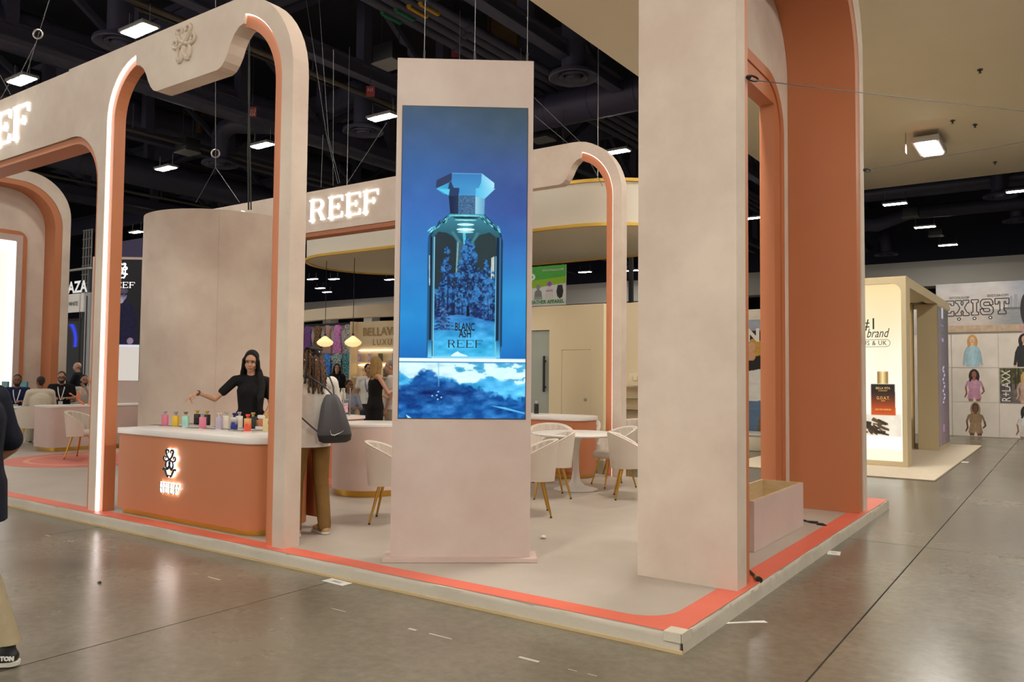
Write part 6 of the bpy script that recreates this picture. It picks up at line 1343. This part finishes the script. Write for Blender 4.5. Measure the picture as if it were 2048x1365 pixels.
# picture coordinates X 0..755 (crop of the wall), Y 0..1365
def wall_xy(X,Y): return (-3.305+X*.003048, 4.36-(Y-45)*.00360)
def fig(c,X,Y,cx,y0,y1,hairc,skin,top,low,hood=False):
    h = y1-y0; s = h/255.
    def e(x,y,rx,ry,col): c[inell(X,Y,cx+x*s,y0+y*s,rx*s,ry*s)] = col
    def p(pts,col,nz=16):
        m = inpoly(X,Y,[(cx+a*s,y0+b_*s) for a,b_ in pts]); v = np.array(col)*(1.04-.16*np.clip(np.abs(X-cx)/(70*s),0,1)-.03*(np.abs(np.sin((X-cx)/(9*s)+Y/(40*s)))>.8))[...,None]+(fbm(X,Y,.06,int(cx+y0)%90)-.5)[...,None]*nz*1.5; c[m] = v[m]
    e(0,55,44,58,hairc) if not hood else e(0,52,40,58,top)
    if hood: e(0,40,26,36,hairc)
    if low is None:
        p([(-20,84),(20,84),(50,96),(70,140),(84,238),(64,248),(56,206),(55,252),(-55,252),(-56,206),(-64,248),(-84,238),(-70,140),(-50,96)],top); e(-72,246,10,8,skin); e(72,246,10,8,skin)
    else:
        p([(-30,80),(30,80),(60,96),(78,140),(64,150),(50,120),(48,156),(-48,156),(-50,120),(-62,150),(-78,140),(-60,96)],top)
        p([(-78,140),(-62,148),(-56,196),(-74,226),(-84,224),(-70,190)],skin); p([(64,148),(78,140),(86,176),(60,200),(54,192),(70,174)],skin)
        p([(-40,150),(42,150),(58,232),(8,240),(0,220),(-8,240),(-58,232)],low); p([(-50,232),(-10,238),(-12,255),(-46,255)],skin); p([(12,238),(52,232),(46,255),(14,255)],skin)
    e(0,42,19,27,skin); p([(-10,64),(10,64),(12,88),(-12,88)],skin); e(-8,38,3,2,(60,40,30)); e(8,38,3,2,(60,40,30)); e(0,56,8,3,(150,60,50)); e(0,48,3,4,tuple(v*.85 for v in skin))
    if not hood:
        p([(-34,26),(-14,14),(4,10),(24,16),(34,30),(30,20),(0,-2),(-30,16)],hairc); p([(-40,40),(-24,30),(-22,90),(-40,100)],hairc); p([(40,40),(24,30),(22,84),(38,92)],hairc)
def wall_pic(U,Vv,x0,x1,y0,y1):
    X = x0+U*(x1-x0); Y = y0+Vv*(y1-y0); c = np.zeros(U.shape+(3,)); c[:] = (214,204,192); c += (fbm(X,Y,.012,6)-.5)[...,None]*16
    hd = Y < 448
    sky = np.array((206,196,188))*(np.clip(Y/300,0,1))[...,None]+np.array((186,184,186))*(1-np.clip(Y/300,0,1))[...,None]; sky += (fbm(X,Y*2,.01,3)-.4)[...,None]*30
    sky -= np.clip((X-560)/200,0,1)[...,None]*np.array((44,34,20))
    c[hd] = sky[hd]; m = hd & (Y > 262); wt = np.array((196,186,178))*(1-np.clip((X-420)/240,0,1))[...,None]+np.array((140,142,146))*np.clip((X-420)/240,0,1)[...,None]; c[m] = (wt+(fbm(X,Y*4,.03,8)-.5)[...,None]*18)[m]
    m = hd & (Y > 384); c[m] = (np.array((184,160,134))+(fbm(X,Y,.05,2)-.5)[...,None]*34)[m]; c[hd & (Y > 436)] = (120,110,100)
    for bx,bw,by in ((655,18,160),(676,10,190),(690,26,150),(715,14,210),(636,14,205)): c[hd & (np.abs(X-bx) < bw/2) & (Y > by) & (Y < 262)] = (150,152,160)
    c[hd & (X > 590) & (Y > 250) & (Y < 268)] = (110,112,112)
    fig(c,X,Y,342,458,712,(196,150,86),(222,178,150),(164,196,206),None); fig(c,X,Y,352,728,982,(44,30,26),(150,98,74),(196,146,170),(192,138,164)); fig(c,X,Y,358,990,1250,(50,36,30),(112,74,58),(150,122,92),(158,130,98),hood=True)
    fig(c,X,Y,748,455,714,(30,24,24),(206,160,136),(36,36,38),None); fig(c,X,Y,755,1004,1262,(36,28,26),(160,110,86),(214,210,204),(206,202,196))
    m = (X > 552) & (Y > 718) & (Y < 990); gcol = np.array((84,84,44))+(fbm(X,Y,.05,12)-.5)[...,None]*150; gcol = np.where((Y > 840)[...,None],np.array((92,84,82))+(fbm(X,Y,.03,15)-.5)[...,None]*70,gcol); c[m] = gcol[m]
    for tx in (590,640,676,700): c[m & (np.abs(X-tx) < 5) & (Y < 880)] = (50,40,32)
    if x1 > 700: 
        cc = c.copy(); fig(cc,X,Y,758,742,988,(200,160,100),(214,170,140),(190,160,140),(186,154,134)); c[m] = cc[m]
    c[hd & inell(X,Y,775,270,52,130)] = (34,32,34); c[hd & inell(X,Y,760,420,40,30)] = (190,140,140)
    return c
px_ = [ -20,170,548,930]; 
def wpanel(x0,x1,y0,y1,nm):
    a = wall_xy(x0,y0); c_ = wall_xy(x1,y1)
    nx = max(10,int((x1-x0)*.5)); ny = max(10,int((y1-y0)*.5))
    o = MB().box(a[0]+.006,c_[0]-.006,YW,YW+.03,c_[1]+.006,a[1]-.006).build(nm, M_white, t)
    paint('panel_print',(a[0]+.006,YW-.002,a[1]-.006),(1,0,0),(0,0,1),c_[0]-a[0]-.012,a[1]-c_[1]-.012,nx,ny,lambda U,Vv: wall_pic(U,Vv,x0,x1,y0,y1),mat('wall_print',attr='Col',rough=.6),o,ss=2)
for x0,x1 in ((-210,170),(170,548),(548,930),(930,1310)):
    for y0,y1 in ((450,716),(716,986),(986,1255)): wpanel(x0,x1,y0,y1,'graphic_panel')
wpanel(45,1310,45,448,'header_panel')
MB().box(wall_xy(-210,0)[0],wall_xy(1310,0)[0],YW+.04,YW+.16,0,4.0).build('wall_frame', M_steel, t)
# outlined block letters
def block(ch):
    if ch == 'E': return [[(0,0),(100,0),(100,38),(76,38),(76,24),(46,24),(46,50),(62,50),(62,74),(46,74),(46,98),(76,98),(76,84),(100,84),(100,122),(0,122),(0,98),(16,98),(16,24),(0,24)]]
    if ch == 'X': return [[(0,0),(50,0),(50,22),(44,22),(56,42),(68,22),(62,22),(62,0),(112,0),(112,22),(98,22),(74,60),(98,100),(112,100),(112,122),(62,122),(62,100),(68,100),(56,80),(44,100),(50,100),(50,122),(0,122),(0,100),(14,100),(38,60),(14,22),(0,22)]]
    if ch == 'I': return [[(0,0),(58,0),(58,24),(44,24),(44,98),(58,98),(58,122),(0,122),(0,98),(14,98),(14,24),(0,24)]]
    if ch == 'S': return [[(20,0),(84,0),(102,20),(102,46),(76,46),(76,30),(68,24),(36,24),(28,32),(28,42),(36,50),(84,50),(104,70),(104,102),(86,122),(18,122),(0,102),(0,76),(26,76),(26,92),(34,98),(70,98),(76,92),(76,82),(68,74),(20,74),(2,54),(2,20)]]
    if ch == 'T': return [[(0,0),(110,0),(110,44),(84,44),(84,24),(72,24),(72,98),(86,98),(86,122),(24,122),(24,98),(38,98),(38,24),(26,24),(26,44),(0,44)]]
M_bk = mat('black_print',(.03,.028,.026),.6)
for ch,X0 in zip('EXIST',(96,208,338,410,528)):
    b = MB()
    for lp in block(ch):
        pts = []
        for a,y in lp: q = wall_xy(X0+a,182+y-(X0-208)*.012); pts.append((q[0],YW-.010,q[1]))
        n = len(pts)
        for i in range(n): b.bar(pts[i],pts[(i+1)%n],.004,.024)
    b.build('outline_letter', M_bk, t)
text('EXISTCATALOG.COM',.10,(*[(lambda q:(q[0],YW-.012,q[1]))(wall_xy(240,162))][0],),(1,0,0),(0,0,1),M_bk,t,width=.5); text('EXISTUSA.COM',.10,(*[(lambda q:(q[0],YW-.012,q[1]))(wall_xy(552,155))][0],),(1,0,0),(0,0,1),M_bk,t,width=.5)
for X0,Y0 in ((237,330),(363,328),(490,325)):
    q = wall_xy(X0,Y0); o = MB().lathe([(.048,0),(.048,.006)],(0,0,0),18).build('round_icon', M_bk, t, world=False); o.location = pm(t).inverted()@V((q[0],YW-.006,q[1])); o.rotation_euler = (PI/2,0,0)
    MB().lathe([(.024,0),(.024,.003)],(0,0,.006),10,cap=True).build('icon_centre', M_white, o, world=False)
q = wall_xy(607,855); text('R+LAXX',.30,(q[0],YW-.012,q[1]),(0,0,1),(-1,0,0),M_white,t,width=.86)
# --- left background: dark screen wall, letter sign, lattice mast, grey post
t = T('dark_screen_wall','tall dark screen with a blue light arc at the far left','screen wall',(-27,13,0))
p0 = (-29.428,14.000,4.151); p1 = (-27.491,14.000,4.060)
def arcs(U,Vv):
    c = np.zeros(U.shape+(3,)); c[:] = (30,31,33); X = U*100; Y = Vv*200
    rr = np.sqrt((X-10)**2+(Y*1.0-50)**2); k = np.exp(-((rr-62)/7)**2)*(X > 20)*(Y < 66)*(Y > 6); c += k[...,None]*np.array((20,40,235)); c[(X < 36) & (Y > 60) & (Y < 72)] = (10,20,150)
    return c
paint('screen_face',(-31.0,14.0,3.35),(1,0,0),(0,0,1),4.2,3.3,100,160,lambda U,Vv: arcs((U-.33)*2.2,Vv*1.2),mat('dark_led',attr='Col',emit=.8),t)
MB().box(-31.1,-26.7,14.02,14.3,0,3.45).build('screen_back', M_black, t)
t = T('letter_sign','dark sign band with large white letters above the dark screen','sign',(-28.5,13.9,4.6))
p = (-27.588,13.600,4.456); MB().box(-31,-26.9,13.7,13.9,3.95,4.25).build('sign_band', M_dark, t); b = MB(); b.box(-31,-26.9,13.7,13.8,3.75,3.85); b.box(-31,-26.9,13.7,13.8,5.05,5.12); b.build('sign_rail', M_steel, t); b = MB(); [b.box(x,x+.08,13.8,13.88,0,5.1) for x in (-30.8,-27.1)]; b.build('sign_posts', M_dark, t)
text('PLAZA',.55,(p[0]-.30,13.68,p[2]+.0),(1,0,0),(0,0,1),mat('sign_letter',(.75,.75,.75),.5,emit=.35),t,width=1.9,bold=.015)
t = T('white_sign','white sign board with dark lettering under the letter sign','sign',(-28,13.5,3.4)); p = (-27.148,13.400,3.876); MB().box(p[0]-.9,p[0]+.28,13.4,13.45,p[2]-.3,p[2]+.32).build('sign_board', M_white, t); text('WHITE',.2,(p[0]-.1,13.392,p[2]-.02),(1,0,0),(0,0,1),M_dark,t,width=.6); b = MB(); [b.box(p[0]+q,p[0]+q+.05,13.45,13.5,0,p[2]+.3) for q in (-.8,.2,.45)]; b.build('sign_posts', M_dark, t); MB().box(p[0]+.38,p[0]+.55,13.4,13.45,p[2]-.3,p[2]+.32).build('sign_board', M_white, t)
t = T('lattice_mast','pale lattice mast rising behind the left lit post','mast',(-31.465,16.000,6.380)); p = (-31.580,16.000,6.390); b = MB()
for dx in (-.3,-.1,.1,.3): b.box(p[0]+dx-.02,p[0]+dx+.02,15.98,16.02,0,7.2)
b.build('mast_upright', mat('pale_steel',(.22,.21,.20),.5), t); b = MB(); [b.box(p[0]-.34,p[0]+.34,15.96,16.0,z,z+.03) for z in np.arange(.5,7.2,.35)]; b.build('mast_rung', MATS['pale_steel'], t)
t = T('grey_post','grey metal post beside the dark screen','post',(-24.360,12.500,3.178)); p = (-24.360,12.500,3.178); b = MB(); b.box(p[0]-.16,p[0]+.16,12.4,12.6,0,4.0); b.build('post_body', mat('grey_metal',(.38,.37,.38),.4,metal=.3), t); MB().box(p[0]-.05,p[0]-.02,12.38,12.4,0,3.9).build('post_groove', M_dark, t)
t = T('purple_panel','purple wall panel above the far video tower','panel',(-26.468,15.000,5.777)); p = (-26.468,15.000,5.777); MB().box(p[0]-.9,p[0]+.5,15,15.1,p[2]-2,p[2]+.42).build('panel_board', mat('purple_paint',(.035,.022,.085),.6), t); MB().box(p[0]-.9,p[0]+.5,15,15.1,0,p[2]-2).build('panel_base', M_dark, t)
for k,(px,lb) in enumerate(((10,'small teal picture stand left of the bearded man'),(48,'small teal picture stand right of the bearded man'))):
    p = ((-20.604,8.600,1.182),(-20.337,8.900,1.184))[k]
    t = T('teal_display', lb, 'display', p)
    def tealp(U,Vv): c = np.zeros(U.shape+(3,)); c[:] = (70,128,128); c += (fbm(U*40,Vv*30,.3,5+k)-.5)[...,None]*70; c[inell(U,Vv,.55,.6,.2,.25)] = (150,170,70); return c
    paint('display_print',(p[0]-.16,p[1]-.012,p[2]+.16),(1,0,0),(0,0,1),.36,.30,24,20,tealp,mat('display_print',attr='Col',emit=.5),t); MB().box(p[0]-.17,p[0]+.21,p[1]-.01,p[1]+.02,p[2]-.15,p[2]+.17).build('display_frame', mat('teal_frame',(.04,.16,.17),.5), t); MB().box(p[0]-.02,p[0]+.02,p[1],p[1]+.03,HP,p[2]-.15).build('display_stem', M_dark, t)
